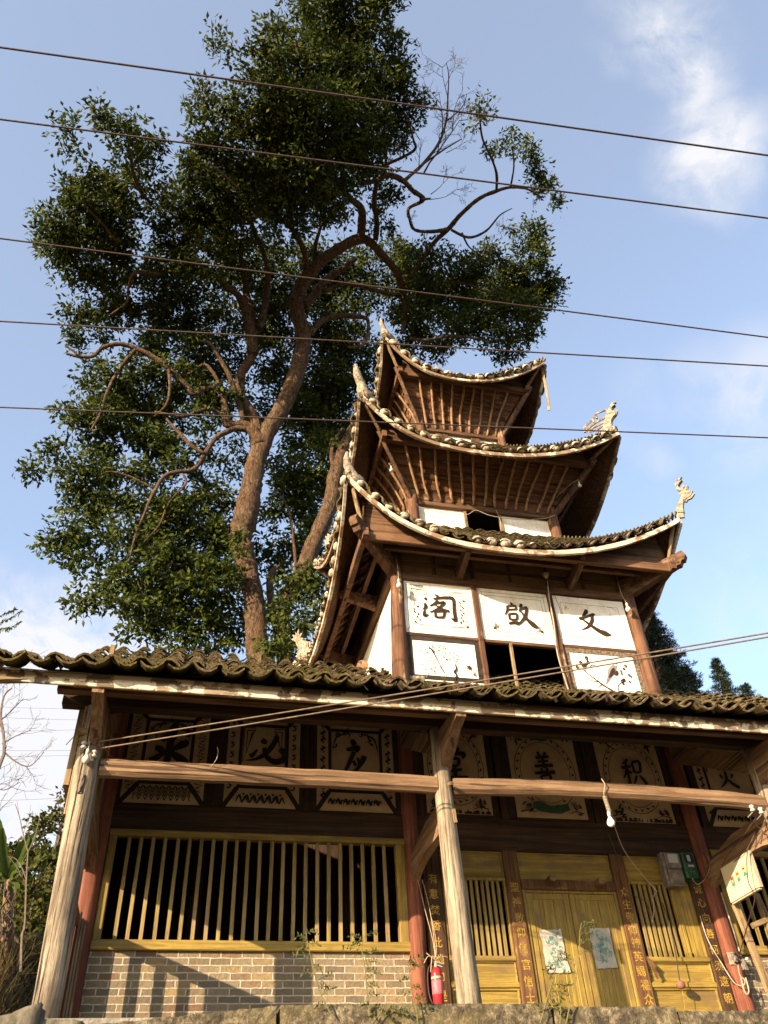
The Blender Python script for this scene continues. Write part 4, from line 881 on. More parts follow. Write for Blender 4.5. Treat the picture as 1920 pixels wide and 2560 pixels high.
        sh.stroke([(.34, .48, .010), (.28, .33, .009), (.20, .22, .005)], 5); sh.stroke([(.42, .20, .006), (.38, .33, .012), (.33, .46, .008)], 5); sh.stroke([(.55, .66, .014), (.42, .64, .012), (.30, .60, .003)], 5); sh.stroke([(.48, .44, .004), (.45, .35, .014), (.52, .32, .016), (.60, .36, .004)], 5); sh.stroke([(.60, .70, .012), (.52, .76, .010), (.55, .80, .003)], 5)
        for q in range(20):
            x, y = (random.uniform(.14, .44), random.uniform(.16, .46)) if q % 2 else (random.uniform(1.0, 1.22), random.uniform(.26, .68)); r = random.uniform(.018, .03); sh.ring(x, y, r*.7, r*.9, r*.9, 9)
        m.m = 4; sh.stroke([(.66, .70, .010), (.74, .58, .05), (.82, .44, .12), (.90, .34, .10), (.96, .27, .05)], 6); m.m = 1; sh.stroke([(.76, .56, .03), (.83, .47, .07), (.88, .40, .075), (.90, .35, .03)], 6); sh.stroke([(.88, .50, .02), (.93, .46, .06), (.95, .40, .03)], 5); sh.stroke([(.90, .56, .008), (.92, .62, .006)], 2)
        m.m = 0; sh.stroke([(.93, .30, .03), (.96, .25, .05), (.99, .24, .01)], 5); m.m = 1; sh.ring(.965, .25, .02, .018, .006, 10)
    return m.build('painted_panel', ['plaster_white', 'ink_brown', 'worn_border', 'wire_dark', 'ink_grey', 'portrait_yellow', 'black_border'], tower, label=lab)
tpanel(4.45, 5.755, 6.095, 7.19, '閣', 'white panel lettered 閣 with black scroll corners'); tpanel(5.865, 7.235, 6.085, 7.19, '啟', 'white panel lettered 啟 with grey corner sprigs'); tpanel(7.345, 8.79, 6.12, 7.19, '文', 'white panel lettered 文 with faded yellow corner')
tpanel(4.47, 5.755, 5.17, 6.025, 'branch', 'white panel with long-tailed bird on a leafy branch'); tpanel(7.345, 8.77, 5.13, 6.05, 'bird', 'white panel with a bird perched on a forked branch')
part(tower, 'window_mullion', 'tan_z', lambda m: m.beam((6.345, W, 5.16), (6.355, W, 6.03), .055, .05, up=(0, 1, 0), n=4, j=.002, bev=.008))
part(tower, 'wall_foot', 'plaster_dirty', lambda m: (m.box((4.45, W-.0, 4.7), (8.8, W+.05, 5.02)), rough_block(m, (4.44, W-.03, 5.09), (4.72, W+.0, 5.25), .05, .012)))
# brackets that carry the lowest eave
def arm(p, q, w_, h, notch=True):
    p, q = V(p), V(q); d = (q-p); L = d.length; d.normalize(); u = V((0, 0, 1)); sdv = d.cross(u).normalized(); u = sdv.cross(d)
    pr = [(0, h*.7), (L, h*.42), (L+.02, h*.10), (L-.05, -h*.16), (L-.10, -h*.14), (L-.16, -h*.34), (L-.22, -h*.30), (0, -h*.55)]
    part(tower, 'bracket_arm', 'tower_wood_y', lambda m: m.prism([p+d*a+u*b for a, b in pr], sdv*w_))
for s in (-1.05, 1.15):
    for k in (0, 1, 2, 3): arm(side(k, s, 2.28, 7.42), side(k, s, 3.10, 7.58), .10, .26)
for k in range(4): arm(side(k, 2.25, 2.25, 7.42), side(k, 3.22, 3.22, 7.70), .15, .34)
for k in (0, 1, 2, 3):     # rafters of the lowest eave, seen from below at the sides
    for i in range(15):
        s = -2.15+i*4.3/14
        part(tower, 'rafter', 'tower_wood_z', lambda m: m.beam(side(k, s, 2.32, A.z(k, s, 2.32)-.10), side(k, s, 2.92, A.z(k, s, 2.92)-.09), .09, .05))
    part(tower, 'eave_purlin', 'tower_wood_x' if k % 2 == 0 else 'tower_wood_y', lambda m: m.beam(side(k, -2.6, 2.62, 7.66), side(k, 2.6, 2.62, 7.66), .08, .09))
part(tower, 'beam_stub', 'log_y', lambda m: m.tube([P(908, 1660, 'x', 4.1)+V((0, t, 0)) for t in (0, .3, .8)], [.115, .115, .115], 8, wob=.03, sq=.8), label='sawn beam end sticking out of the left wall')
# storey 2
storey(1.55, 8.55, 9.86, 'B')
w0, w1, w2, w3 = P(1052, 1275, 'y', TY-1.52).x, P(1164, 1300, 'y', TY-1.52).x, P(1252, 1310, 'y', TY-1.52).x, P(1370, 1320, 'y', TY-1.52).x
def w2f(m):
    y = TY-1.55
    m.box((TX-1.55, y+.03, 8.55), (w1, y+.08, 9.80)); m.box((w2, y+.03, 8.55), (TX+1.55, y+.08, 9.80)); m.box((w1, y+.03, 8.55), (w2, y+.08, 9.0))
part(tower, 'wall', 'plaster_white', w2f, label='white boarding either side of the black opening')
part(tower, 'window_frame', 'tan_z', lambda m: (m.rbox((w1-.03, TY-1.56, 8.9), (w1+.03, TY-1.50, 9.80), .006), m.rbox((w2-.03, TY-1.56, 8.9), (w2+.03, TY-1.50, 9.80), .006)))
for k in range(4):
    part(tower, 'wall_beam', 'tower_wood_x' if k % 2 == 0 else 'tower_wood_y', lambda m: m.beam(side(k, -1.55, 1.56, 9.86), side(k, 1.55, 1.56, 9.86), .10, .15, n=5, j=.002, bev=.01))
    part(tower, 'column', 'tower_post', lambda m: m.tube([side(k, 1.57, 1.57, z) for z in (8.5, 9.0, 9.5, 9.9, 10.12)], [.12, .12, .115, .11, .10], 14, wob=.03), smooth=True)
    part(tower, 'column', 'tower_post', lambda m: m.tube([side(k, 1.02, 1.02, z) for z in (11.9, 12.4, 12.9, 13.2)], [.10, .10, .095, .085], 14, wob=.03), smooth=True)
    part(tower, 'wall_beam', 'tower_wood_x' if k % 2 == 0 else 'tower_wood_y', lambda m: m.beam(side(k, -.98, 1.0, 12.80), side(k, .98, 1.0, 12.80), .08, .11, n=5, j=.002, bev=.01))
part(tower, 'peg', 'tower_wood_z', lambda m: m.beam(side(0, .12, 1.64, 9.92), side(0, .12, 1.66, 10.18), .11, .07, up=(0, 1, 0))); part(tower, 'peg', 'tower_wood_z', lambda m: m.beam(side(0, .25, 2.30, 10.60), side(0, .22, 2.36, 10.86), .07, .06, up=(0, 1, 0)))
storey(.97, 11.7, 12.80, 'C')
part(tower, 'stud', 'tower_post', lambda m: (m.beam(side(0, .35, .97, 11.8), side(0, .35, .97, 12.78), .22, .05, up=(0, 1, 0)), m.beam(side(0, -.5, .97, 11.8), side(0, -.5, .97, 12.78), .3, .05, up=(0, 1, 0))))
# dark rooms inside: floors so that no sky shows through the openings
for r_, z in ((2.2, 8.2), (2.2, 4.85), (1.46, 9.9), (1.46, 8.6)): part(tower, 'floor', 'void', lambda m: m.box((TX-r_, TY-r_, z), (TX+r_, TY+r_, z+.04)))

# ------------------------------------------------------------------ the great tree
def leaf_mesh(name, mat, cen, L, wd, parent, seed=1, droop=.35, outw=None, cup=.18):
    """cen: N x 3 leaf bases -> one folded pointed leaf each"""
    r = np.random.default_rng(seed); n = len(cen); d = r.normal(size=(n, 3)); d[:, 2] -= droop
    if outw is not None: d += outw*1.1
    d /= np.linalg.norm(d, axis=1)[:, None]; q = r.normal(size=(n, 3)); q[:, 2] *= .5; sd = np.cross(d, q); sd /= np.linalg.norm(sd, axis=1)[:, None]; nn = np.cross(sd, d)
    l = L*r.uniform(.7, 1.3, (n, 1)); w_ = wd*r.uniform(.75, 1.25, (n, 1))
    v = np.stack([cen, cen+d*l*.45+sd*w_*.5+nn*w_*cup, cen+d*l, cen+d*l*.45-sd*w_*.5+nn*w_*cup], 1).reshape(-1, 3)
    base = V((0, 0, 0)); p = parent
    while p is not None: base += p.location; p = p.parent
    v -= np.array(tuple(base)); i = np.arange(n)*4; f = np.stack([i, i+1, i+2, i, i+2, i+3], 1).reshape(-1)
    me = bpy.data.meshes.new(name); me.vertices.add(4*n); me.vertices.foreach_set('co', v.ravel()); me.loops.add(6*n); me.loops.foreach_set('vertex_index', f.astype(np.int32))
    me.polygons.add(2*n); me.polygons.foreach_set('loop_start', np.arange(0, 6*n, 3, dtype=np.int32)); me.update(calc_edges=True); me.materials.append(MATS[mat])
    o = bpy.data.objects.new(name, me); col.objects.link(o); o.parent = parent; return o
def clump_points(blobs, per, sub_r, seed, fill=.55):
    """blobs: (x,y,z,r) -> leaf positions gathered in small sprays through each blob's outer volume"""
    r = np.random.default_rng(seed); out = []; ow = []
    for x, y, z, rad, dens in blobs:
        ns = max(2, int(per*dens*(rad/1.0)**2.2)); d = r.normal(size=(ns, 3)); d /= np.linalg.norm(d, axis=1)[:, None]
        rr = rad*(fill+(1.06-fill)*r.random((ns, 1))**.7); c = np.array([x, y, z])+d*rr*np.array([1, 1, .8])*r.uniform(.85, 1.15, (ns, 1))
        for k in range(ns):
            m_ = int(r.uniform(26, 46)); e = r.normal(size=(m_, 3)); e /= np.linalg.norm(e, axis=1)[:, None]; e *= sub_r*r.random((m_, 1))**.5*np.array([1, 1, .6])*r.uniform(.7, 1.35)
            out.append(c[k]+e); ow.append(e/sub_r*.8+d[k]*.35)
    return np.concatenate(out), np.concatenate(ow)
K = 1920/1659
def ty(py):       # how far back the tree's axis stands at a height in the picture (it leans forward over the hall)
    return float(np.interp(py, [-200, 0, 200, 350, 500, 650, 900, 1700], [-2.2, -1.2, .8, 3.0, 5.4, 7.6, 9.0, 9.4]))
TREE = [(a[0], a[1], a[2], a[3] if len(a) > 3 else 0, a[4] if len(a) > 4 else 1) for a in [
 (690,40,75),(600,95,45),(650,10,40),(760,30,70),(830,20,45),(800,-60,60),(700,-60,60),(845,60,28),(470,85,24),(500,115,26,-.5),(548,108,18),(585,60,20),(640,150,90),(730,120,80),(780,170,90),(850,140,50),(870,215,55),(895,250,22),(560,230,80),(620,260,80),(680,250,90),(760,270,80),(830,290,55),(865,300,30),(470,245,55),(430,280,35),(440,200,25),
 (560,330,80,-1),(650,350,90,-1),(740,350,80,-1),(800,380,45),(845,430,30),(820,480,25),(480,360,80),(420,360,30),(540,420,80),(620,440,80,-.5),(700,430,60,-1,.8),(740,450,40,-1,.6),
 (150,265,26),(140,300,16),(175,330,16),(215,245,32),(250,270,38),(295,290,40),(330,300,22),(270,330,40),(325,345,30),(200,390,40),(150,410,30),(245,400,50),(300,390,40),(340,400,25,0,.6),(180,450,60),(120,470,42),(240,470,60),(300,450,35,0,.7),(130,530,48),(190,540,60),(250,530,50),(150,590,35),(210,600,40),(250,640,30),(290,600,30,0,.7),(105,500,25),
 (390,440,60),(440,480,60),(380,510,55),(330,500,30,0,.7),(450,420,60),(500,500,60,0,.8),(430,560,60),(370,570,50),(480,590,40,0,.6),
 (160,680,26),(175,710,26),(200,690,28),(230,665,22,0,.7),(165,745,22),(360,640,45),(400,690,45),(350,700,35),(440,660,40,0,.8),(330,740,30,0,.7),(420,750,40),(480,700,35,0,.6),
 (205,805,35),(250,820,45),(300,790,35,0,.8),(320,840,50),(270,880,45),(230,900,50),(190,850,25),(160,910,35),(130,880,18),(380,820,55),(440,800,50),(360,900,50),(440,900,40,0,.7),(470,850,45),(330,950,45),(230,960,45),(290,940,30,0,.8),
 (120,980,28),(90,1015,28),(60,1022,12),(150,1020,45),(210,1010,40),(110,960,20),(260,1030,40),(190,1070,45),(320,1030,35),(340,1090,35),(250,1090,40),(150,1110,25,0,.7),(380,1000,35,0,.7),(440,960,30,0,.6),
 (150,1150,40),(115,1175,24),(200,1150,45),(165,1190,35),(260,1170,45),(120,1200,16),(190,1215,30),(310,1160,55),(370,1120,50),(430,1090,45),(480,1080,35,0,.8),(180,1290,35),(215,1290,30),(165,1315,20),(250,1250,45),(310,1240,55),(370,1200,60),(430,1170,60),(480,1160,45,.5),(290,1310,40),(340,1310,50),(300,1360,30),(350,1370,40),(400,1290,60),(460,1260,60),(420,1350,50),(480,1340,50,.6),(280,1385,20),(380,1400,30),(450,1400,35),
 (480,1000,30,1,.7),(500,940,25,1.5,.6),(480,1220,50,1),
 (560,560,55,1.2,.7),(600,620,55,1.5,.7),(640,560,45,1.5,.7),(700,560,50,1.2),(560,700,50,1.5),(580,780,45,1.5,.8),(690,640,55,1.5),(760,600,50,1.2),(740,690,55,1.4),(700,740,50,1.5),(760,760,50,1.5),(700,820,60,1.6),(770,840,50,1.6,.8),(650,880,50,1.6),(700,900,60,1.6),(760,920,40,1.6,.6),(660,960,55,1.6),(720,980,55,1.6,.8),(640,1040,55,1.6),(700,1050,50,1.6,.8),(650,1110,50,1.6),(620,1180,45,1.6,.8),(700,1130,35,1.6,.6),(470,1130,40,1.2),(500,780,45,1.5,.7),(480,880,30,1.5,.7),(600,1250,40,1.6,.7),(590,1100,40,1.6,.7),(560,1330,40,1.4),(510,1390,30,1),
 (640,1270,40,-.8),(680,1250,35,-1),(700,1290,32,-1),(660,1330,40,-.9),(610,1310,28,-.8),(640,1380,35,-.9),(700,1350,25,-1),(590,1390,28,-.8),
 (800,560,35,1,.8),(850,540,35,1),(890,560,45),(870,620,55,.6),(930,580,55),(960,640,60),(900,680,55),(1010,590,50),(1060,560,42),(1050,630,60),(1110,600,55),(1110,680,55),(1160,600,45),(1180,640,36),(1190,610,25),(1150,660,40),(1160,550,30),(1150,500,32),(1125,525,25),(1110,490,15),(1170,520,22),(1010,700,50),(960,730,45),(1070,730,40),(1100,755,26),(900,740,40,.3),(1140,720,30),(1130,765,14),
 (1030,225,14),(1035,262,16),(1040,243,12),(1060,310,20),(1075,325,14),(1110,300,22),(1130,320,26),(1150,355,24),(1165,380,26),(1180,405,22),(1195,428,12),(1205,440,8),(1160,420,12),
]]
tb = P(620*K, 1640*K, 'y', 9.3)
tree = thing('camphor_tree', 'huge old broadleaf tree towering over the hall, left of the pavilion', 'tree', (tb.x, 9.3, hgt(tb.x, 9.3)))
bl = []
for px, py, r, dy, dn in TREE:
    p = P(px*K, py*K, 'y', ty(py)+dy); depth = (p-CAM).dot(_f); rad = r*K/F*depth; off = random.uniform(-.5, .9)*rad
    p = P(px*K, py*K, 'y', p.y+off); bl.append((p.x, p.y, p.z, rad*.97, dn))
for px, py, r, dy, dn in [(420,1050,90,1.5,1),(250,640,70,.5,1.4),(330,680,70,.5,1.4),(200,720,40,.3,1.2),(330,760,60,.6,1.3),(250,900,70,.5,1.2),(350,960,70,.6,1.3),(230,1080,60,.5,1.2),(300,1110,60,.5,1.2),(500,560,70,.8,1.2),(590,690,70,1.2,1.2),(380,1180,110,1.5,1),(330,1290,90,1.5,1),(560,1180,70,2,1),(470,1300,80,1.8,1),(620,760,110,2.2,1),(680,900,120,2.4,1),(640,620,90,2,1),(560,880,70,2,.8),(440,720,90,1.5,1),(500,620,90,1.5,1),(380,600,80,1,1),(270,560,90,1,1),(170,520,80,.8,1),(240,420,60,.8,.8),(420,850,90,1.5,.8),(300,860,80,1,.8),(640,1050,90,2.4,1),(660,1200,80,2.4,1),(560,1000,60,2.2,.7),(880,640,80,1.5,1),(1000,650,90,1,1),(1100,650,80,1,1),(760,620,90,2,1),(760,780,100,2.2,1),(520,430,110,.6,1),(640,380,120,.8,1),(760,300,110,.8,1),(640,200,100,.6,1),(760,120,100,.6,1)]:
    p = P(px*K, py*K, 'y', ty(py)+dy); depth = (p-CAM).dot(_f); bl.append((p.x, p.y, p.z, r*K/F*depth*.9, dn*.5))
pts, ow = clump_points(bl, 46, .37, 3, .30)
print('leaves', len(pts))
leaf_mesh('crown', 'leaf', pts, .19, .088, tree, 5, .35, ow)
tm = MB()
def limb(conv, pts, dy0=0.0, dy1=0.0, n=9, sub=5, root=False):
    q = []; k = len(pts)
    for i, (x, y, r) in enumerate(pts):
        px, py = conv(x, y); t = i/(k-1); yy = ty(py/K)+dy0+(dy1-dy0)*t; p = P(px, py, 'y', yy); depth = (p-CAM).dot(_f); q.append((p.x, p.y, p.z, r*KS.get(conv, 1)/F*depth))
    if root: q = [(tb.x+root, 9.35, hgt(tb.x, 9.3)-.3, q[0][3]*1.35)]+q
    q = spline(q, sub); tm.tube([a[:3] for a in q], [max(.006, a[3])*random.uniform(.93, 1.07) for a in q], n, wob=.09); return q
c2 = lambda x, y: (x*1000/1659, 800+y*1000/1659); c1 = lambda x, y: (x*1440/1659, y*1440/1659); cf = lambda x, y: (x*K, y*K)
KS = {c1: .68, c2: .52, cf: .66}
limb(cf, [(570,1500,50),(556,1400,43),(549,1300,39),(535,1230,37),(520,1160,42),(530,1120,46),(543,1050,38),(556,990,36),(580,930,32),(610,880,32),(632,830,31),(650,770,30),(655,720,30),(641,670,28),(645,630,26),(668,590,24),(705,555,21),(745,530,20),(770,518,19),(795,520,16),(825,550,15),(858,590,14),(872,640,12),(873,690,9),(868,720,6)], root=.01, n=18, sub=9)
limb(cf, [(560,975,30),(548,910,27),(522,860,20),(520,810,19),(543,770,18),(545,720,18),(543,680,17),(533,640,14),(528,600,10),(520,550,8)], .05, .3)
limb(c2, [(1080,520,34),(1050,460,28),(1010,435,22),(945,432,22),(935,380,18),(925,310,15),(905,285,14),(850,285,14),(812,308,15),(770,272,14),(700,200,14),(630,150,13),(560,118,12),(500,100,11),(430,112,10),(385,150,9),(330,152,8),(275,140,6)], -.1, -.6)
limb(c2, [(1070,500,24),(1035,460,17),(985,450,15),(945,462,14),(895,490,13),(850,555,12),(805,618,12),(740,630,11),(680,650,10),(630,730,9),(600,800,6),(560,900,5),(535,1000,3)], -.15, -.8)
limb(c2, [(850,555,9),(800,525,9),(745,470,9),(690,410,6)], -.5, -.7); limb(c2, [(1010,420,14),(985,330,13),(950,230,12),(905,150,10),(870,100,9),(820,85,6)], -.1, -.4)
limb(c2, [(560,125,10),(490,210,9),(445,300,8),(415,390,7),(375,460,5)], -.5, -.9); limb(c2, [(912,290,9),(900,245,9),(850,185,8),(790,220,6),(720,240,4)], -.4, -.3); limb(c2, [(760,640,6),(770,680,6),(700,760,5),(660,850,4),(590,930,3)], -.6, -.6); limb(c2, [(640,700,6),(540,650,6),(460,630,5),(420,640,3)], -.6, -.9)
limb(c2, [(270,108,4),(300,125,5),(320,145,6)], -.6, -.6); limb(c2, [(930,410,10),(880,370,9),(820,380,9),(760,400,8),(640,380,5)], -.2, -.6); limb(c2, [(700,200,9),(705,280,8),(690,350,6),(640,400,4)], -.5, -.5)
limb(c1, [(1038,690,16),(1042,650,16),(1040,600,14),(1005,570,12),(988,535,11),(985,490,9),(965,440,9),(945,435,6)], 0, -.2); limb(c1, [(1082,690,11),(1085,640,10),(1078,590,10),(1085,530,8),(1110,490,6),(1108,400,5),(1105,300,4)], 0, -.3)
limb(c1, [(1100,600,5),(1085,612,6)], 0, 0); limb(c1, [(1165,820,8),(1190,785,8),(1240,710,8),(1290,660,9),(1330,615,8),(1380,572,7),(1430,550,7),(1470,540,5),(1520,545,4),(1560,570,3)], -.1, -.8)
limb(c1, [(1290,660,8),(1245,667,7),(1195,662,6),(1180,630,6),(1178,600,6),(1220,575,8),(1190,550,9),(1160,520,10),(1120,505,10),(1080,520,9),(1040,530,8)], -.4, -.1); limb(c1, [(1300,662,5),(1350,684,5),(1400,665,4),(1440,620,2.5),(1475,600,1.5)], -.4, -.8); limb(c1, [(1330,670,4),(1350,710,3),(1385,735,2)], -.4, -.5)
limb(c1, [(1430,548,5),(1430,500,5),(1415,455,4),(1390,400,4),(1382,340,3),(1380,290,2)], -.7, -.9); limb(c1, [(1470,540,4),(1480,480,3),(1475,420,2.5)], -.8, -.9); limb(c1, [(1210,575,6),(1240,572,4)], -.3, -.3)
limb(c1, [(875,880,17),(905,850,15),(940,805,14),(985,775,12),(1025,745,8)], 0, .4); limb(c1, [(890,965,14),(925,925,12),(980,910,11),(1030,912,9),(1060,925,7),(1050,990,5),(1000,1000,4)], 0, -.3)
limb(c1, [(730,1020,20),(715,930,18),(705,890,17),(685,850,13),(650,825,11),(620,790,8)], .1, -.3); limb(c1, [(745,945,14),(762,890,13),(770,830,12),(770,770,10),(752,710,8),(730,660,9),(718,620,7)], .1, 0)
limb(c1, [(882,770,14),(875,720,12),(845,665,11),(815,635,10),(780,615,10),(740,622,10),(715,640,8)], 0, -.3); limb(c1, [(905,750,9),(910,700,8),(930,640,6),(960,610,5),(995,590,3)], .2, .3); limb(c1, [(755,700,7),(715,690,7),(670,700,6),(630,735,5),(600,730,3)], 0, -.3)
limb(c1, [(1165,850,8),(1110,845,8),(1050,825,8),(990,818,8),(930,840,9)], 0, .1); limb(c1, [(1240,830,5),(1290,812,6),(1350,820,5),(1400,840,4),(1450,845,3)], .1, -.4); limb(c1, [(1180,975,6),(1230,980,6),(1300,968,5),(1370,975,4),(1430,985,3)], 0, -.3)
limb(c1, [(840,640,8),(830,580,6),(815,520,5),(770,440,4)], -.1, -.5); limb(c1, [(690,545,4),(640,500,4),(600,470,3)], -1, -1.2); limb(c1, [(430,580,6),(400,545,6),(380,480,6),(385,430,4)], -.2, -.4); limb(c1, [(460,790,7),(390,785,7),(370,830,5),(365,870,4),(320,905,3)], -.4, -.6); limb(c1, [(340,700,4),(300,650,4),(240,590,3)], -.5, -.7)
limb(c1, [(690,150,4),(650,130,4),(625,140,3)], 0, 0); limb(c1, [(760,180,4),(725,140,4),(700,130,3)], -.1, 0); limb(c1, [(875,280,7),(880,200,6),(850,120,5)], .2, .1); limb(c1, [(1100,480,6),(1190,435,5),(1190,400,4),(1170,330,3)], -.1, -.2)
trk = tm.build('trunk', 'bark', tree, smooth=True)
# fine bare twigs, grown from stated starts
def twigs(m, p, d, L, r, lvl, rnd, side_n=3, bend=.25, up=.15):
    p = V(p); d = V(d).normalized(); n = 5; pts = [p]; st = L/n
    for i in range(n):
        d = (d+V((rnd.uniform(-bend, bend), rnd.uniform(-bend, bend)*.6, rnd.uniform(-bend, bend)+up*.2))).normalized(); p = p+d*st; pts.append(p)
        if lvl > 0 and i > 0:
            for _ in range(side_n if i > 1 else 1):
                if rnd.random() < .62:
                    a = d.cross(V((rnd.uniform(-1, 1), rnd.uniform(-1, 1), rnd.uniform(-1, 1)))).normalized(); twigs(m, p, d*.75+a*.75, L*rnd.uniform(.35, .6), r*.55, lvl-1, rnd, side_n, bend, up)
    m.tube(pts, [max(.004, r*(1-.75*i/n)) for i in range(n+1)], 4 if r < .02 else 6, False)
rd = random.Random(5)
tw = MB()
def tp(conv, x, y, dy): px, py = conv(x, y); return P(px, py, 'y', ty(py/K)+dy)
for a, b, L_, r_ in (((1165,525), (1250,440), 2.6, .035), ((1220,500), (1290,330), 3.4, .035), ((1270,400), (1290,230), 2.6, .025), ((1290,330), (1285,180), 2.4, .02), ((1240,560), (1310,520), 1.6, .018), ((1285,440), (1340,400), 1.4, .015), ((1230,575), (1330,560), 1.9, .018), ((1110,480), (1150,420), 1.4, .02), ((1270,390), (1340,330), 1.5, .012), ((1450,610), (1460,700), .9, .01), ((1550,560), (1545,600), .6, .008), ((1180,640), (1160,600), .6, .008), ((600,300), (555,250), .9, .01)):
    p = tp(c1, *a, -.3); q = tp(c1, *b, -.5); twigs(tw, p, q-p, L_*.62, r_, 3, rd, 2, .22, .1)
limbs2 = [[(1160,522,6),(1215,475,6),(1262,415,5),(1285,350,4),(1290,280,3),(1292,215,2),(1285,180,1)], [(1215,475,4),(1280,430,3),(1330,400,2)], [(1285,350,3),(1330,310,2),(1345,270,1)]]
tm = MB()
for l in limbs2: limb(c1, l, -.3, -.5, 5, 4)
tw.v, tw.f, tw.mi = tw.v+tm.v, tw.f+[tuple(i+len(tw.v) for i in f) for f in tm.f], tw.mi+tm.mi
tw.build('bare_twigs', 'twig', tree)
iv = [P(x*K, y*K, 'y', 8.2+random.uniform(-.3, .3)) for x, y in ((515,1165),(505,1190),(512,1215),(520,1240),(500,1150),(640,1300),(600,1350),(580,1395),(620,1400))]
pt2, ow2 = clump_points([(p.x, p.y, p.z, .35, 1.4) for p in iv], 26, .22, 8); leaf_mesh('ivy', 'leaf', pt2, .15, .06, tree, 9, .9, ow2)
# second, leaning trunk close behind the pavilion
t2p = P(690*K, 1450*K, 'y', 9.9)
tree2 = thing('leaning_trunk', 'thick bare reddish trunk leaning right between the great tree and the pavilion', 'tree', (t2p.x, 9.9, hgt(t2p.x, 9.9)))
tm = MB(); ob_ = ty; ty = lambda py: 9.7
limb(c2, [(1190,1500,48),(1180,1380,44),(1160,1280,36),(1180,1180,34),(1225,1100,42),(1270,1010,42),(1300,930,40),(1345,830,38),(1375,750,38),(1385,670,36),(1410,580,32),(1440,500,28),(1480,420,24),(1540,330,20),(1620,260,14)], 0, 0, 12)
limb(c2, [(1180,1330,22),(1135,1220,20),(1120,1120,18),(1125,1050,16),(1160,1020,8)], -.2, -.2); limb(c2, [(1230,1110,12),(1225,1000,8),(1215,900,8),(1200,800,6),(1160,720,5)], 0, 0); limb(c2, [(1390,640,12),(1375,560,10),(1390,500,9),(1420,450,6)], -.1, -.1)
tm.build('trunk', 'bark', tree2, smooth=True); ty = ob_

# ------------------------------------------------------------------ conifers behind the right end
def conifer(px, py, y, H, R, name, lab, seed):
    top = P(px, py, 'y', y); b = V((top.x, top.y, top.z-H)); t = thing(name, lab, 'tree', tuple(b), 'conifers behind the hall roof'); r = random.Random(seed)
    gz = hgt(b.x, b.y); part(t, 'trunk', 'bark', lambda m: m.tube([(b.x, b.y, min(gz, b.z)-.3), b, top.lerp(b, .4), top], [.34, .24, .13, .015], 8), smooth=True)
    tws = MB(); cen = []; dirs = []
    nl = int(H/.20)
    for i in range(nl):
        u = (i+.5)/nl; z = top.z-H*u; rad = R*(u**.75)*r.uniform(.72, 1.2)
        for k in range(r.choice((4, 5, 6))):
            a = r.uniform(0, 6.283); L_ = rad*r.uniform(.6, 1.1)+.12; p0_ = V((b.x, b.y, z)); dr = V((math.cos(a), math.sin(a), r.uniform(.05, .30)))
            pts = [p0_+dr*(L_*q)+V((0, 0, -.16*L_*q*q+.10*q)) for q in (0, .5, 1)]; tws.tube(pts, [.02, .012, .005], 4, False)
            m_ = max(5, int(L_/.095))
            for q in range(m_):
                f = (q+.6)/m_; c_ = pts[0].lerp(pts[1], f*2) if f < .5 else pts[1].lerp(pts[2], f*2-1)
                for w_ in range(3):
                    o_ = V((-dr.y, dr.x, 0))*r.choice((-1, 1))*r.uniform(.0, .30)*(1.15-f)*min(1.0, L_); e = c_+o_+V((0, 0, r.uniform(-.04, .04)))
                    for _ in range(5): cen.append(tuple(e+V((r.uniform(-.05, .05),)*1+(r.uniform(-.05, .05), r.uniform(-.03, .05))))); dirs.append(tuple((dr*.7+o_.normalized()*.9 if o_.length > 0 else dr)+V((r.uniform(-.9, .9), r.uniform(-.9, .9), r.uniform(-.4, .9)))))
    tws.build('branches', 'twig', t); leaf_mesh('needles', 'needle', np.array(cen), .17, .026, t, seed, 0, np.array(dirs)*1.6, .1)
conifer(1585, 1462, 19, 8.5, 1.9, 'fir_tree', 'nearest dark fir half hidden by the pavilion corner column', 1)
conifer(1628, 1540, 20, 7.0, 1.75, 'fir_tree', 'dark broad fir rising between the corner column and the small firs', 2)
conifer(1712, 1668, 24, 3.6, 1.25, 'fir_tree', 'low dark fir touching the hall roof at the foot of the broad fir', 5)
conifer(1788, 1652, 27, 3.6, 1.15, 'fir_tree', 'slim pointed fir standing alone above the right roof ridge', 3)
conifer(1862, 1714, 30, 3.2, 1.35, 'fir_tree', 'smallest fir tip at the right edge above the roof ridge', 4)

# ------------------------------------------------------------------ left bank: bushes, banana, saplings, grass
bb = []
def at(px, py, y): p = P(px, py, 'y', y); return p
bush = thing('bush', 'dense leafy bush covering the bank left of the hall', 'bush', (-3.2, 14, hgt(-3.2, 14)))
for px, py, r, y in ((150,2025,28,13),(120,2060,34,13),(155,2085,40,13),(80,2110,38,13.5),(110,2160,50,13),(60,2190,45,13),(150,2170,50,12.5),(130,2240,55,12),(70,2270,50,12),(20,2240,55,12.5),(160,2250,60,11.5),(110,2320,45,11),(50,2330,45,11),(165,2330,45,10.5),(10,2320,40,11.5),(30,2130,35,14),(-30,2200,60,13),(200,2100,60,13.5),(220,2200,70,12.5),(60,2150,25,13.5),(95,2075,24,14),(160,2000,14,13),(30,2170,55,14),(70,2230,60,14),(110,2110,45,14.5),(10,2260,60,13),(90,2300,60,12.5),(140,2290,60,12),(60,2370,50,12),(130,2370,50,12),(-10,2350,60,12.5),(75,2140,40,15),(115,2050,30,15),(40,2120,30,15),(30,2200,45,10.5),(80,2250,40,10.5),(10,2290,45,10),(60,2310,45,9.8),(110,2300,40,10),(100,2380,35,9.6),(20,2370,40,9.6),(140,2200,35,11),(90,2180,35,11),(0,2150,40,11)):
    p = at(px, py, y); dp = (p-CAM).dot(_f); bb.append((p.x, p.y, p.z, r/F*dp, 1.0))
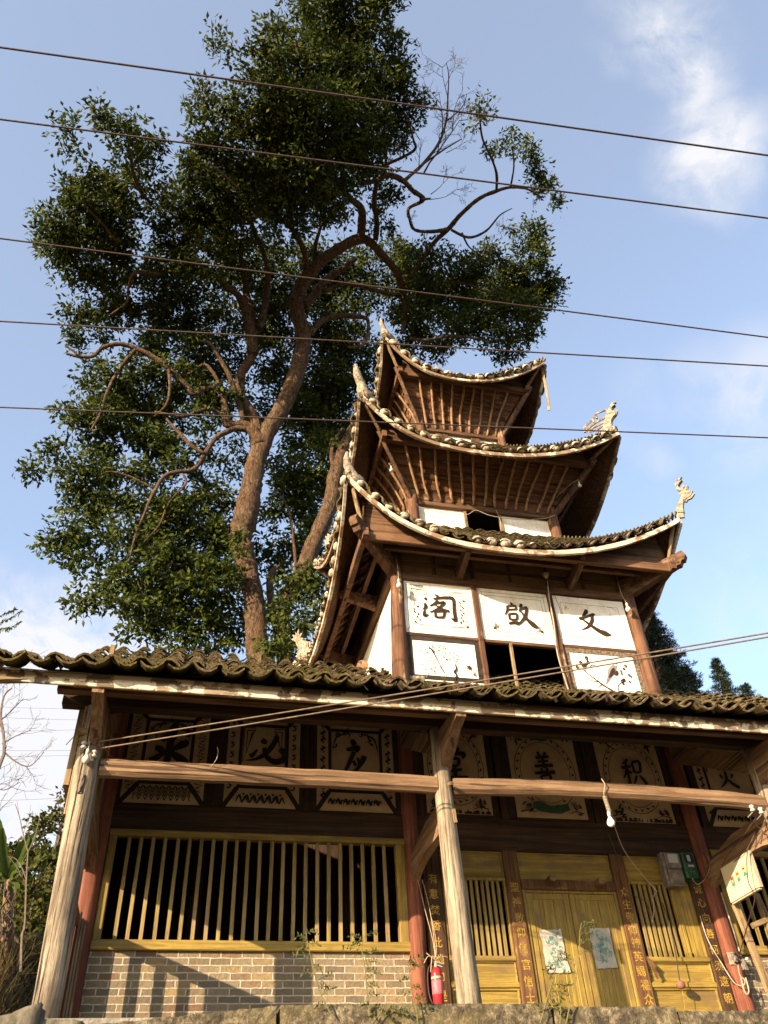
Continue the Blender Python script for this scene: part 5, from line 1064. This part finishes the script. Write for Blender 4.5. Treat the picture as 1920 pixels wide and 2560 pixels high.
pb, owb = clump_points(bb, 34, .30, 21); leaf_mesh('foliage', 'leaf_bush', pb, .16, .085, bush, 22, .5, owb)
part(bush, 'stem', 'twig', lambda m: [m.tube([(x, y, z-3), (x+.1, y, z)], [.05, .02], 5) for x, y, z, _, _ in bb[::3]])
ban = thing('banana_plant', 'ragged banana plant with broad green leaves at the left edge', 'plant', tuple(at(18, 2330, 8.2)))
def bleaf(m, pts, wd):
    q = spline(pts, 6); n_ = len(q); vs = []
    for i, p in enumerate(q):
        p = V(p); d = (V(q[min(i+1, n_-1)])-V(q[max(i-1, 0)])).normalized(); sd = d.cross(V((.3, -.8, .4))).normalized(); w_ = wd*math.sin(math.pi*min(1, (i+.4)/n_))**.6*random.uniform(.82, 1.05); up = sd.cross(d)
        vs += [p-sd*w_+up*w_*.35, p, p+sd*w_+up*w_*.35]
    m.add(vs, [(3*i+k, 3*i+k+1, 3*i+k+4, 3*i+k+3) for i in range(n_-1) for k in (0, 1)])
cb = at(22, 2200, 8.2)
for tip, mid in (((-40,1990),(-10,2060)),((5,2070),(5,2130)),((-60,2140),(-20,2140)),((72,2092),(50,2130)),((88,2085),(60,2125)),((50,2180),(38,2185)),((-30,2210),(0,2180)),((30,2240),(35,2215)),((60,2160),(42,2170))):
    part(ban, 'leaf', 'leaf_banana', lambda m: bleaf(m, [tuple(cb), tuple(at(*mid, 8.1)), tuple(at(*tip, 8.0))], .10))
part(ban, 'trunk', 'tan_z', lambda m: m.tube([at(15, 2420, 8.2), at(18, 2320, 8.2), cb], [.14, .12, .07], 8, wob=.1), smooth=True)
def drygr(m):
    for _ in range(55):
        x, y = random.uniform(-4, 40), random.uniform(2210, 2370); p = at(x, y, 8.1+random.uniform(-.1, .1)); m.tube([p, p+V((random.uniform(-.1, .1), -.05, -.12)), p+V((random.uniform(-.15, .15), -.05, -.32))], [.012, .016, .003], 3, False)
part(ban, 'dead_leaves', 'twig', drygr)
sap = thing('sapling', 'thin leafless sapling with a forked pale stem left of the hall', 'tree', tuple(at(55, 2420, 7.0)))
def sapf(m):
    for pts, r0 in (([(52,2430),(55,2340),(62,2310),(66,2200),(70,2130)], .026), ([(66,2200),(55,2170),(42,2150),(30,2142)], .012), ([(70,2130),(58,2085),(48,2040),(38,2010)], .012), ([(70,2130),(86,2095),(98,2050),(100,2030)], .011), ([(62,2180),(52,2190),(44,2170),(20,2140)], .008), ([(75,2120),(92,2108),(106,2090)], .006), ([(48,2040),(42,2000)], .005), ([(58,2085),(72,2040),(78,2012)], .005)):
        q = [at(*p, 7.0) for p in pts]; m.tube([V(a) for a in spline([tuple(v) for v in q], 4)], [r0*(1-.5*i/(4*(len(q)-1))) for i in range(4*(len(q)-1)+1)], 5, False)
part(sap, 'trunk', 'twig_pale', sapf)
bt = thing('bare_tree', 'leafless pale tree reaching in at the left edge below the eave', 'tree', tuple(at(-60, 2200, 12)))
m = MB(); rr = random.Random(3)
for pts, r0 in (([(-60,2200),(-30,2000),(0,1910),(10,1880),(8,1830),(2,1790),(10,1740),(30,1720)], .06), ([(10,1880),(40,1905),(75,1915),(110,1880)], .025), ([(5,1860),(40,1840),(78,1825)], .02), ([(-30,1960),(10,1975),(50,1955)], .02), ([(-40,2010),(0,1960),(45,1975)], .015), ([(3,1800),(30,1775),(60,1745)], .02), ([(8,1830),(-10,1780),(0,1730)], .02), ([(-50,2080),(-10,2040),(6,2015)], .015)):
    q = spline([tuple(at(*p, 12)) for p in pts], 4); m.tube(q, [r0*(1-.7*i/len(q)) for i in range(len(q))], 5, False)
    for i in range(3, len(q), 2): d = V(q[i])-V(q[i-1]); a = V((rr.uniform(-1, 1), rr.uniform(-.3, .3), rr.uniform(-.3, 1))); twigs(m, q[i], d.normalized()+a, rr.uniform(.3, .75), .007, 1, rr, 2, .3, .1)
m.build('trunk', 'twig_pale', bt)
sp = thing('leafy_sprig', 'feathery leaf sprig poking in from the left edge above the roof', 'branch', tuple(at(-40, 1560, 5)))
m = MB(); lv = []; ld = []
for pts in ([(-60,1580),(-10,1562),(25,1545),(50,1530)], [(-60,1560),(-10,1545),(20,1530),(36,1526)], [(-50,1600),(-5,1575),(20,1572),(48,1556)]):
    q = spline([tuple(at(*p, 5)) for p in pts], 6); m.tube(q, [.006]*len(q), 4, False)
    for i in range(2, len(q)):
        for sgn in (-1, 1):
            for _ in range(2): lv.append(q[i]); ld.append((.5*sgn+.5, random.uniform(-.3, .3), sgn*.9-.1))
m.build('stem', 'twig', sp); leaf_mesh('leaves', 'leaf', np.array(lv), .085, .026, sp, 4, .0, np.array(ld)*2.5)
# dry grass on the bank
gp = []
for _ in range(13000):
    x, y = random.uniform(-7.5, -1.2), random.uniform(.5, 9.5); gp.append((x, y, hgt(x, y)-.03))
gp = np.array(gp); o = leaf_mesh('grass', 'grass_dry', gp, .42, .022, None, 31, -1.6, None, .1); tag(o, 'dry brown grass covering the bank left of the hall', 'grass', kind='stuff')

# ------------------------------------------------------------------ cables
def cable(pts, r, name, mat, lab, cat='cable', group=None, sag=0, n=24, parent=None, sides=6):
    m = MB()
    if len(pts) == 2 and sag is not None:
        a, b = V(pts[0]), V(pts[1]); q = [a.lerp(b, i/n)+V((0, 0, -sag*4*(i/n)*(1-i/n))) for i in range(n+1)]
    else: q = [V(p) for p in spline([tuple(p) for p in pts], 6)]
    m.tube(q, r, sides, True); o = m.build(name, mat, parent, smooth=True)
    if parent is None: tag(o, lab, cat, group)
    return o
def ext(a, b, k): a, b = V(a), V(b); return a-(b-a)*k, b+(b-a)*k
for (ya, yb, yv), lab in zip(((120, 390, -4), (300, 547, -3), (598, 845, -2), (805, 917, -2), (1020, 1096, -2)),
        ('topmost thin power cable crossing the sky and the tree crown', 'second power cable from the top, crossing the right spray of the crown', 'third power cable, crossing where the great limbs fork', 'fourth power cable, passing just over the topmost roof', 'lowest power cable, passing before the middle roof finial')):
    a, b = P(0, ya, 'z', 7.6), P(1920, yb, 'z', 7.6); a2, b2 = ext(a, b, .6); mid = P(960, (ya+yb)/2+{120: 5, 300: 6, 598: -3, 805: 2, 1020: 8}[ya], 'z', 7.6); cable([a2, b2], .0115, 'power_cable', 'wire_brown', lab, 'cable', 'power cables over the hall', sag=-.02)
a = P(217, 1859, 'y', -.12); a1 = P(237, 1873, 'y', -.12)
cable([a, P(1920, 1577, 'y', -3.2)+(P(1920, 1577, 'y', -3.2)-a)*.5], .009, 'service_cable', 'twig', 'upper of two service cables running from the left post insulator to the upper right', 'cable', 'service cables', sag=.03)
cable([a1, P(1920, 1587, 'y', -3.2)+(P(1920, 1587, 'y', -3.2)-a1)*.5], .009, 'service_cable', 'twig', 'lower of two service cables running from the left post to the upper right', 'cable', 'service cables', sag=.03)
for i, (ya, yb, xb) in enumerate(((1765, 1772, 182), (1790, 1800, 120), (1872, 1873, 176), (1886, 1884, 178), (1995, 1986, 168), (1823, 1824, 80))):
    cable([P(-200, ya+(ya-yb), 'y', 30), P(xb+120, yb, 'y', 34)], .0065, 'distant_wire', 'twig_pale', ('highest', 'second', 'third', 'fourth', 'lowest and most separate', 'faintest middle')[i]+' of the thin distant wires in the sky left of the hall', 'wire', 'distant wires', sag=.1, sides=4)

# ------------------------------------------------------------------ small things
def insulator(p, lab):
    t = thing('insulator', lab, 'insulator', tuple(p), 'white insulators'); part(t, 'bracket', 'metal_grey', lambda m: m.tube([V(p)+V((0, .14, -.07)), V(p)+V((0, .02, -.05)), V(p)], .008, 6)); part(t, 'spool', 'ceramic', lambda m: m.lathe(V(p)-V((0, 0, .045)), [(.022, 0), (.034, .008), (.034, .022), (.02, .032), (.02, .046), (.033, .056), (.033, .072), (.018, .085)], 14), smooth=True); return t
insulator(P(210, 1862, 'y', -.18), 'white spool insulator bolted to the top of the leftmost post'); insulator(P(236, 1884, 'y', -.16), 'white spool insulator just below the other on the leftmost post'); insulator(P(1880, 2020, 'y', -.14), 'left one of two spool insulators on the rightmost post'); insulator(P(1902, 2026, 'y', -.15), 'right one of two spool insulators on the rightmost post')
def bulb(p, top, lab, k=1.0, mat='ceramic', tilt=(0, 0, -1), wire='wire_white'):
    p = V(p); t = thing('light_bulb', lab, 'light bulb', tuple(p), 'hanging light bulbs'); ax = V(tilt).normalized()
    part(t, 'socket', 'ceramic', lambda m: m.lathe(p-ax*(.07*k), [(.012*k, 0), (.022*k, .01*k), (.024*k, .05*k), (.02*k, .07*k)], 12, ax), smooth=True)
    part(t, 'globe', mat, lambda m: m.lathe(p, [(.018*k, 0), (.026*k, .02*k), (.046*k, .055*k), (.052*k, .08*k), (.044*k, .108*k), (.022*k, .126*k), (.004*k, .13*k)], 14, ax), smooth=True)
    if top is not None: cable([p-ax*(.07*k)]+[V(q) for q in top], .005, 'cord', wire, '', parent=t)
    return t
bulb(P(997, 1455, 'y', 1.70), [P(993, 1410, 'y', 1.72), P(985, 1372, 'y', 1.85)], 'white bulb hanging by the left corner column of the pavilion'); bulb(P(1568, 1515, 'y', 1.68), [P(1551, 1478, 'y', 1.7), P(1541, 1430, 'y', 1.8)], 'white bulb hanging by the right corner column of the pavilion')
bulb(P(1448, 1209, 'y', 1.95), [P(1446, 1200, 'y', 1.95), P(1430, 1208, 'y', 2.0), P(1402, 1232, 'y', 2.3), P(1384, 1255, 'y', 2.55), P(1384, 1290, 'y', 2.62)], 'small bulb wired under the right corner of the middle roof', .8)
bulb(P(978, 1170, 'y', 2.05), [P(972, 1158, 'y', 2.05), P(985, 1165, 'y', 2.1), P(1022, 1212, 'y', 2.45), P(1030, 1235, 'y', 2.58)], 'small bulb wired under the left corner of the middle roof', .8)
bulb(P(218, 1885, 'y', -.2), [P(228, 1845, 'y', -.17), P(245, 1795, 'y', -.1)], 'bulb hanging beside the insulators on the leftmost post', .9)
q = V((6.40, -.10, 2.20)); bb_ = bulb(q, None, 'clear bulb on a coiled cord under the bowed log beam', 1.0, 'glass_bulb')
def coil(m):
    pts = [V((6.40, -.11, 2.70)), V((6.425, -.13, 2.62)), V((6.395, -.11, 2.53)), V((6.385, -.10, 2.47))]
    for i in range(60): t = i/59; pts.append(V((6.392+.018*t+.026*math.cos(i*1.05), -.10+.026*math.sin(i*1.05), 2.465-.19*t)))
    pts += [V((6.43, -.10, 2.26)), V((6.40, -.10, 2.25)), q+V((0, 0, .07))]; m.tube(pts, .0065, 5, True)
part(bb_, 'coiled_cord', 'wire_white', coil, smooth=True)
lp = thing('lamp_holder', 'small pale conical lamp hung over the middle pavilion panel', 'lamp', tuple(P(1365, 1438, 'y', 1.75)), None)
part(lp, 'shade', 'wire_white', lambda m: m.lathe(P(1366, 1446, 'y', 1.75), [(.02, 0), (.035, .02), (.07, .10), (.06, .105)], 12), smooth=True)
cable([P(1368, 1450, 'y', 1.76), P(1374, 1500, 'y', 1.79), P(1385, 1560, 'y', 1.80), P(1395, 1640, 'y', 1.80), P(1428, 1745, 'y', 1.80)], .011, 'lamp_wire', 'wire_white', 'pale wire running down the stud between the lettered pavilion panels', 'wire')
cable([P(1375, 1455, 'y', 1.78), P(1388, 1492, 'y', 1.82), P(1402, 1530, 'y', 1.86), P(1405, 1590, 'y', 1.86)], .004, 'lamp_wire', 'wire_dark', 'thin dark wire curling over the right lettered pavilion panel', 'wire')
cable([P(1027, 1226, 'y', 2.55), P(1034, 1255, 'y', 2.58), P(1060, 1272, 'y', 2.58), P(1110, 1282, 'y', 2.56), P(1165, 1287, 'y', 2.55), P(1190, 1276, 'y', 2.55), P(1230, 1290, 'y', 2.55), P(1300, 1299, 'y', 2.55), P(1360, 1296, 'y', 2.52), P(1388, 1288, 'y', 2.5)], .0075, 'slack_wire', 'wire_white', 'pale slack wire sagging across the wall beam of the middle storey', 'wire')
cable([P(1240, 1275, 'y', 2.56), P(1250, 1300, 'y', 2.56), P(1253, 1325, 'y', 2.56)], .006, 'slack_wire', 'wire_white', 'short wire hanging beside the black opening of the middle storey', 'wire')
cable([P(1500, 1120, 'y', 1.6), P(1440, 1230, 'y', 2.3), P(1395, 1310, 'y', 2.7)], .006, 'slack_wire', 'wire_brown', 'thin straight wire under the right side of the middle roof', 'wire')

ex = V((4.42, 1.56, Z0)); xt = thing('fire_extinguisher', 'red fire extinguisher hanging on strings beside the middle red column', 'extinguisher', tuple(ex))
e0 = V((4.43, 1.58, .40))
part(xt, 'cylinder', 'red_paint', lambda m: m.lathe(e0, [(.060, 0), (.070, .012), (.070, .36), (.062, .40), (.035, .43), (.022, .44)], 24), smooth=True); part(xt, 'label', 'pink_label', lambda m: m.lathe(e0+V((0, 0, .13)), [(.0708, 0), (.0715, .001), (.0715, .155), (.0708, .156)], 24), smooth=True)
part(xt, 'label', 'wire_white', lambda m: m.lathe(e0+V((0, 0, .30)), [(.0708, 0), (.0715, .001), (.0715, .028), (.0708, .029)], 24), smooth=True, label='pale upper band')
def valve(m): m.lathe(e0+V((0, 0, .44)), [(.02, 0), (.024, .01), (.018, .05), (.01, .06)], 12); m.beam(e0+V((-.02, -.01, .50)), e0+V((.09, -.03, .475)), .022, .014, bev=.003); m.beam(e0+V((-.01, 0, .475)), e0+V((.075, -.02, .44)), .018, .01)
part(xt, 'valve', 'metal_grey', valve); part(xt, 'hose', 'rubber', lambda m: m.tube(spline([tuple(e0+V(p)) for p in ((-.01, 0, .475), (-.08, -.01, .46), (-.115, 0, .36), (-.12, 0, .18), (-.10, -.02, .06), (-.075, -.03, .03))], 6), .010, 7), smooth=True)
part(xt, 'string', 'rope', lambda m: (m.tube(spline([tuple(e0+V((.0, 0, .50))), (4.43, 1.62, 1.15), (4.37, 1.68, 1.55), (4.31, 1.72, 1.95)], 5), .005, 4), m.tube(spline([tuple(e0+V((.01, 0, .50))), (4.445, 1.62, 1.2), (4.43, 1.68, 1.6), (4.37, 1.72, 1.95)], 5), .005, 4), m.tube(spline([tuple(e0+V((0, 0, .52))), (4.46, 1.58, 1.12), (4.43, 1.6, 1.42)], 5), .004, 4)))
part(xt, 'bow', 'rope', lambda m: [m.tube(spline([tuple(e0+V((0, -.01, .52))), tuple(e0+V((dx*.6, -.03, .56))), tuple(e0+V((dx, -.02, .50+dz)))], 4), .006, 4) for dx, dz in ((-.12, .10), (-.16, -.02), (.10, .08), (.16, .05), (-.08, -.12))])

# electric meters
mt = thing('electric_meter', 'rusty grey electric meter box with a pale window, left of the green box', 'meter', (8.24, 1.84, 2.2))
part(mt, 'case', 'grey_box', lambda m: (m.rbox((8.12, 1.74, 1.96), (8.40, 1.88, 2.44), .02), m.rbox((8.145, 1.70, 1.98), (8.375, 1.739, 2.19), .015), m.rbox((8.15, 1.69, 2.20), (8.38, 1.739, 2.42), .02))); part(mt, 'window', 'window_pale', lambda m: m.box((8.19, 1.682, 2.27), (8.345, 1.689, 2.40)))
mg = thing('electric_meter', 'green electric meter box with a black display, right of the grey box', 'meter', (8.54, 1.84, 2.2))
part(mg, 'case', 'green_box', lambda m: (m.rbox((8.42, 1.77, 2.06), (8.69, 1.88, 2.45), .02), m.rbox((8.445, 1.71, 2.07), (8.66, 1.769, 2.44), .03)))
part(mg, 'window', 'dark_glass', lambda m: m.box((8.475, 1.703, 2.29), (8.62, 1.709, 2.41))); part(mg, 'display', 'window_pale', lambda m: (m.box((8.515, 1.696, 2.305), (8.565, 1.702, 2.395)), m.box((8.505, 1.70, 2.225), (8.60, 1.706, 2.255)))); part(mg, 'button', 'grey_box', lambda m: m.lathe((8.52, 1.709, 2.16), [(.012, 0), (.010, .01)], 10, (0, -1, 0))); part(mg, 'button', 'grey_box', lambda m: m.lathe((8.58, 1.709, 2.16), [(.012, 0), (.010, .01)], 10, (0, -1, 0)))
mw = [P(1724, 2190, 'y', 1.75), P(1728, 2205, 'y', 1.70), P(1740, 2216, 'y', 1.66), P(1757, 2202, 'y', 1.66), P(1770, 2172, 'y', 1.66), P(1765, 2145, 'y', 1.66), P(1745, 2118, 'y', 1.7), P(1735, 2090, 'y', 1.75)]
cable(mw, .007, 'meter_wire', 'wire_brown', 'brown wire looping from the green meter up into the shadows', 'wire'); cable([p+V((.04, 0, .03)) for p in mw[:6]], .006, 'meter_wire', 'wire_white', 'paler wire looping close beside the brown one under the green meter', 'wire')
# sign box on the tie beam
sg = thing('photo_sign', 'cream sign board with three small portrait pictures, hung on the tie beam', 'sign', (8.76, .92, 1.85))
part(sg, 'box', 'sign_paper', lambda m: m.rbox((8.735, .58, 1.60), (8.80, 1.28, 2.07), .006)); part(sg, 'sleeve', 'wire_white', lambda m: (m.box((8.745, .545, 1.595), (8.79, .575, 2.08)), m.box((8.745, .58, 1.575), (8.79, 1.27, 1.593))))
for yy, zz, mm in ((1.085, 1.83, 'portrait_red'), (.935, 1.85, 'portrait_orange'), (.765, 1.87, 'portrait_yellow')):
    def por(m):
        x = 8.733; m.add([(x, yy+.045, zz-.065), (x, yy-.045, zz-.065), (x, yy-.045, zz+.065), (x, yy+.045, zz+.065)], [(0, 1, 2, 3)])
        m.m = 1; m.add([(x-.0015, yy+.028*math.cos(a)*(.8 if True else 1), zz+.012+.028*math.sin(a)) for a in [2*math.pi*i/12 for i in range(12)]], [tuple(range(12))])
        m.m = 2; m.add([(x-.001, yy+.043, zz-.064), (x-.001, yy-.043, zz-.064), (x-.001, yy-.036, zz-.030), (x-.001, yy-.014, zz-.014), (x-.001, yy+.014, zz-.014), (x-.001, yy+.036, zz-.030)], [tuple(range(6))])
        m.m = 3; m.add([(x-.002, yy+.026*math.cos(a), zz+.020+.026*math.sin(a)) for a in [math.pi*i/8 for i in range(9)]], [tuple(range(9))])
        m.m = 3; m.add([(x-.001, yy+.03, zz-.085), (x-.001, yy-.03, zz-.085), (x-.001, yy-.03, zz-.079), (x-.001, yy+.03, zz-.079)], [(0, 1, 2, 3)])
    part(sg, 'portrait', [mm, 'skin_print', 'shirt_print', 'wire_dark'], por)
cable([P(1900, 2060, 'y', .3), P(1880, 2100, 'y', .4), P(1868, 2130, 'y', .5), P(1870, 2200, 'y', .55), P(1887, 2245, 'y', .55), P(1872, 2300, 'y', .9), P(1850, 2380, 'y', 1.5)], .008, 'sign_wire', 'wire_brown', 'brown wire falling past the right edge of the sign box to the switch box', 'wire')
cable([P(1905, 2075, 'y', .2), P(1860, 2130, 'y', .6), P(1830, 2160, 'y', 1.0), P(1800, 2190, 'y', 1.4)], .006, 'sign_wire', 'wire_dark', 'dark wire stretched along the top edge of the tie beam above the sign', 'wire')
cable([P(1890, 2045, 'y', .1), P(1850, 2100, 'y', .5), P(1815, 2145, 'y', 1.0), P(1800, 2185, 'y', 1.4)], .006, 'sign_wire', 'wire_brown', 'thin wire from the right post insulators back to the wall', 'wire')
cable([P(1885, 2025, 'y', -.1), P(1875, 2045, 'y', 0), P(1892, 2065, 'y', .1), P(1906, 2078, 'y', .1), P(1902, 2110, 'y', .1)], .008, 'post_wire', 'wire_brown', 'tangled wire looped below the right post insulators', 'wire')
# wooden trestle leaning before the right window
tr = thing('trestle', 'rough wooden trestle of crossed bars standing before the right barred window', 'trestle', tuple(P(1890, 2500, 'y', 1.3)))
for a, b, w_ in (((1838, 2262), (1925, 2480), .10), ((1890, 2235), (1960, 2400), .09)): part(tr, 'bar', 'tan_z', lambda m: m.beam(P(*a, 'y', 1.35), P(*b, 'y', 1.25), w_, .06, up=(0, 1, 0), n=4, j=.003, bev=.008))
part(tr, 'rung', 'tan_x', lambda m: m.beam(P(1880, 2315, 'y', 1.30), P(1935, 2292, 'y', 1.28), .07, .05, up=(0, 1, 0), n=2, bev=.008)); part(tr, 'leg', 'tan_z', lambda m: m.beam(P(1925, 2480, 'y', 1.25), P(1960, 2560, 'y', 1.2), .09, .06, up=(0, 1, 0)))
# switch box on the right column
sw = thing('switch_box', 'rusty switch box with white cables on the right red column', 'switch', tuple(P(1838, 2398, 'y', 1.74)))
sb0 = P(1838, 2395, 'y', 1.74)
part(sw, 'back_plate', 'wire_white', lambda m: m.rbox((sb0.x-.085, 1.765, sb0.z-.075), (sb0.x+.06, 1.785, sb0.z+.08), .004)); part(sw, 'cover', 'grey_box', lambda m: (rough_block(m, (sb0.x-.045, 1.70, sb0.z-.06), (sb0.x+.06, 1.764, sb0.z+.065), .025, .008), rough_block(m, (sb0.x+.06, 1.70, sb0.z-.16), (sb0.x+.14, 1.76, sb0.z-.01), .03, .006)))
part(sw, 'fuse', 'rubber', lambda m: [m.beam(sb0+V((dx, -.06, dz)), sb0+V((dx+.02, -.065, dz+.02)), .025, .02) for dx, dz in ((-.03, .03), (.0, .0), (-.02, -.04), (.03, .04))]); part(sw, 'insulator_knob', 'ceramic', lambda m: m.lathe(sb0+V((.13, -.04, -.03)), [(.018, 0), (.022, .03), (.012, .05)], 10, (.3, -.8, .2)), smooth=True)
cable([P(1803, 2232, 'y', 1.76), P(1815, 2270, 'y', 1.74), P(1835, 2330, 'y', 1.72), P(1852, 2390, 'y', 1.70)], .011, 'white_cable', 'wire_white', 'white cable running down the right red column into the switch box', 'cable')
cable([P(1845, 2412, 'y', 1.70), P(1850, 2438, 'y', 1.69), P(1862, 2450, 'y', 1.68), P(1860, 2462, 'y', 1.68), P(1846, 2463, 'y', 1.7), P(1830, 2450, 'y', 1.72), P(1805, 2410, 'y', 1.80), P(1770, 2350, 'y', 1.84), P(1750, 2290, 'y', 1.85)], .008, 'white_cable', 'wire_white', 'pale cable looping below the switch box and up across the couplet board', 'cable')
cable([P(1864, 2444, 'y', 1.68), P(1872, 2475, 'y', 1.68), P(1868, 2486, 'y', 1.68), P(1860, 2475, 'y', 1.68), P(1852, 2442, 'y', 1.68)], .011, 'white_cable', 'wire_white', 'thick white cable hanging in a short loop under the switch box', 'cable')
cable([P(1778, 2400, 'y', 1.84), P(1800, 2420, 'y', 1.82), P(1826, 2452, 'y', 1.75)], .007, 'dark_cord', 'wire_dark', 'dark cord crossing the foot of the right couplet board', 'cord')
# cords over the right window
cable([P(1500, 1960, 'y', .0), P(1535, 2062, 'y', .9), P(1560, 2125, 'y', 1.5), P(1600, 2180, 'y', 1.75), P(1642, 2228, 'y', 1.82)], .0075, 'cord', 'wire_white', 'pale cord slanting from the bowed log down to the right narrow window', 'cord')
cable([P(1520, 2085, 'y', .6), P(1542, 2140, 'y', 1.2), P(1550, 2190, 'y', 1.6), P(1555, 2222, 'y', 1.75), P(1580, 2238, 'y', 1.80), P(1615, 2255, 'y', 1.80), P(1628, 2290, 'y', 1.80)], .0055, 'cord', 'wire_brown', 'thin brown cord drooping over the couplet board right of the door', 'cord')
cable([P(1642, 2228, 'y', 1.82), P(1632, 2245, 'y', 1.82), P(1635, 2275, 'y', 1.82), P(1630, 2305, 'y', 1.82)], .006, 'cord', 'wire_white', 'short cord curling down the bars of the right narrow window', 'cord')
gd = thing('gourd', 'small brown gourd hanging on a cord before the right yellow panel', 'gourd', tuple(V((7.91, 1.72, .68))))
part(gd, 'body', 'ball_brown', lambda m: m.lathe((7.91, 1.74, .62), [(.005, 0), (.045, .012), (.062, .04), (.055, .075), (.03, .10), (.008, .112)], 16), smooth=True); cable([(7.91, 1.74, .73), (7.93, 1.75, .85), (7.98, 1.78, 1.1), (8.02, 1.82, 1.5), (8.0, 1.84, 1.75)], .007, 'cord', 'wire_dark', '', parent=gd); cable([(7.91, 1.74, .62), (7.915, 1.76, .5), (7.915, 1.80, .38)], .004, 'tassel', 'yellow_letter', '', parent=gd)
# prints pasted on the door
def door_print(pts, lab):
    p = [V((x, W-.019, z)) for x, z in pts]; m = MB(); n_ = 8; vs = []
    for j in range(n_+1):
        for i in range(n_+1):
            a = p[0].lerp(p[1], i/n_).lerp(p[3].lerp(p[2], i/n_), j/n_); e = (i in (0, n_))*random.uniform(-.014, .006) ; vs.append(a+V((e*(1 if i else -1), -random.uniform(0, .005)-(.012 if (i in (0, n_) and j in (0, n_)) else 0), (j in (0, n_))*random.uniform(-.008, .008))))
    m.add(vs, [(j*(n_+1)+i, (j+1)*(n_+1)+i, (j+1)*(n_+1)+i+1, j*(n_+1)+i+1) for i in range(n_) for j in range(n_)]); m.m = 1
    w_ = (p[1]-p[0]).length; h = (p[3]-p[0]).length; sh = Sheet(m, p[0]+V((0, -.006, 0)), (p[1]-p[0]).normalized(), (p[3]-p[0]).normalized(), (0, -1, 0)); r = random.Random(len(lab))
    for _ in range(46):
        cx_, cy_ = w_/2+r.gauss(0, w_*.17), h*r.uniform(.15, .88); a = r.uniform(0, 6.28); L_ = r.uniform(.02, .06); pt = [(cx_, cy_, .003)]
        for q in range(4): a += r.uniform(.3, 1.2); cx_ += L_*.5*math.cos(a); cy_ += L_*.5*math.sin(a); pt.append((min(w_-.01, max(.01, cx_)), min(h-.01, max(.01, cy_)), r.uniform(.004, .011)))
        sh.stroke(pt, 4)
    tag(m.build('door_print', ['print_paper', 'teal_ink'], None), lab, 'print', 'prints pasted on the door')
door_print([(6.04, 1.37), (6.365, 1.39), (6.405, .85), (6.07, .85)], 'torn pale print with teal scrolls on the left door leaf'); door_print([(6.79, 1.41), (7.10, 1.42), (7.11, .91), (6.78, .90)], 'pale print with teal scrolls on the right door leaf')
# the dry leaf spray on the couplet board
m = MB(); b0 = P(1616, 2392, 'y', 1.83)
for k in range(9): m.beam(b0, b0+V((random.uniform(.02, .12), -.02, -random.uniform(.08, .30))), .03, .006, up=(0, 1, 0))
tag(m.build('dry_sprig', 'couplet_brown', None), 'dry brown sprig tucked into the board right of the door', 'sprig')
# weeds rising before the curb
def weed(pts, y, lab, ln=2.2, seed=1, sl=.09):
    r = random.Random(seed); b = P(*pts[0], 'y', y); t = thing('weed', lab, 'weed', tuple(b), 'weeds along the curb'); q = spline([tuple(P(*p, 'y', y)) for p in pts], 6); m = MB(); m.tube(q, [.007*(1-.6*i/len(q)) for i in range(len(q))], 5, False); lv, ld = [], []
    for i in range(3, len(q)-1, 2):
        d = (V(q[i+1])-V(q[i])).normalized(); sg_ = r.choice((-1, 1)); a = (d*.55+V((sg_*.85, r.uniform(-.5, .5), r.uniform(-.1, .3)))).normalized(); L_ = sl*r.uniform(.6, 1.5); s_ = [V(q[i])+a*(L_*k/5)+V((0, 0, -.012*k*k/5)) for k in range(6)]; m.tube(s_, [.003]*6, 3, False)
        for k in range(1, 6):
            for sn in (-1, 1): lv.append(tuple(s_[k])); ld.append((a.x*.4-sn*a.z*.8, r.uniform(-.6, .2), a.z*.4+sn*a.x*.8))
    m.build('stem', 'stem_green', t); leaf_mesh('leaves', 'leaf_weed', np.array(lv), .036, .018, t, seed, .1, np.array(ld)*3)
weed([(830, 2540), (800, 2480), (785, 2430), (772, 2370), (765, 2330)], -1.5, 'bent weed sprig in front of the brick wall, nearest the long window sill', seed=1, sl=.14); weed([(925, 2540), (918, 2480), (912, 2420), (905, 2370), (912, 2340)], -1.5, 'upright weed sprig in front of the brick wall, beside the red column', seed=2, sl=.13)
weed([(1045, 2560), (1040, 2520), (1030, 2480), (1022, 2420), (1018, 2400)], -1.5, 'weed sprig before the column by the fire extinguisher', seed=3, sl=.15); weed([(1350, 2560), (1370, 2490), (1385, 2440), (1395, 2380)], -1.5, 'leafy weed in front of the left door leaf', seed=4, sl=.15)
weed([(1415, 2560), (1432, 2480), (1447, 2400), (1450, 2330), (1454, 2308)], -1.5, 'tallest weed, rising before the meeting of the door leaves', seed=6, sl=.15); weed([(1400, 2560), (1402, 2520), (1395, 2500)], -1.5, 'short dark weed at the curb below the door', seed=7, sl=.12); weed([(930, 2560), (955, 2530), (975, 2520)], -1.5, 'low weed tuft at the curb below the brick wall', seed=8, sl=.12)
# a taut line fixed under the left eave
cable([P(248, 1787, 'y', -.3), P(247, 1830, 'y', -.3), P(262, 1870, 'y', -.2), P(285, 1895, 'y', -.1), P(318, 1897, 'y', .0)], .004, 'thin_wire', 'wire_brown', 'fine wire drooping from the left eave to the reddish log beam', 'wire')
cable([P(165, 1862, 'y', -.3), P(188, 1838, 'y', -.2), P(205, 1822, 'y', -.1)], .005, 'twisted_twig', 'twig', 'thin twig sticking out left of the leftmost post top', 'twig')
cable([P(543, 1868, 'y', -.1), P(545, 1880, 'y', -.12), P(540, 1900, 'y', -.14), P(522, 1922, 'y', -.13)], .004, 'thin_wire', 'wire_white', 'curled wire end resting on the reddish log beam', 'wire')
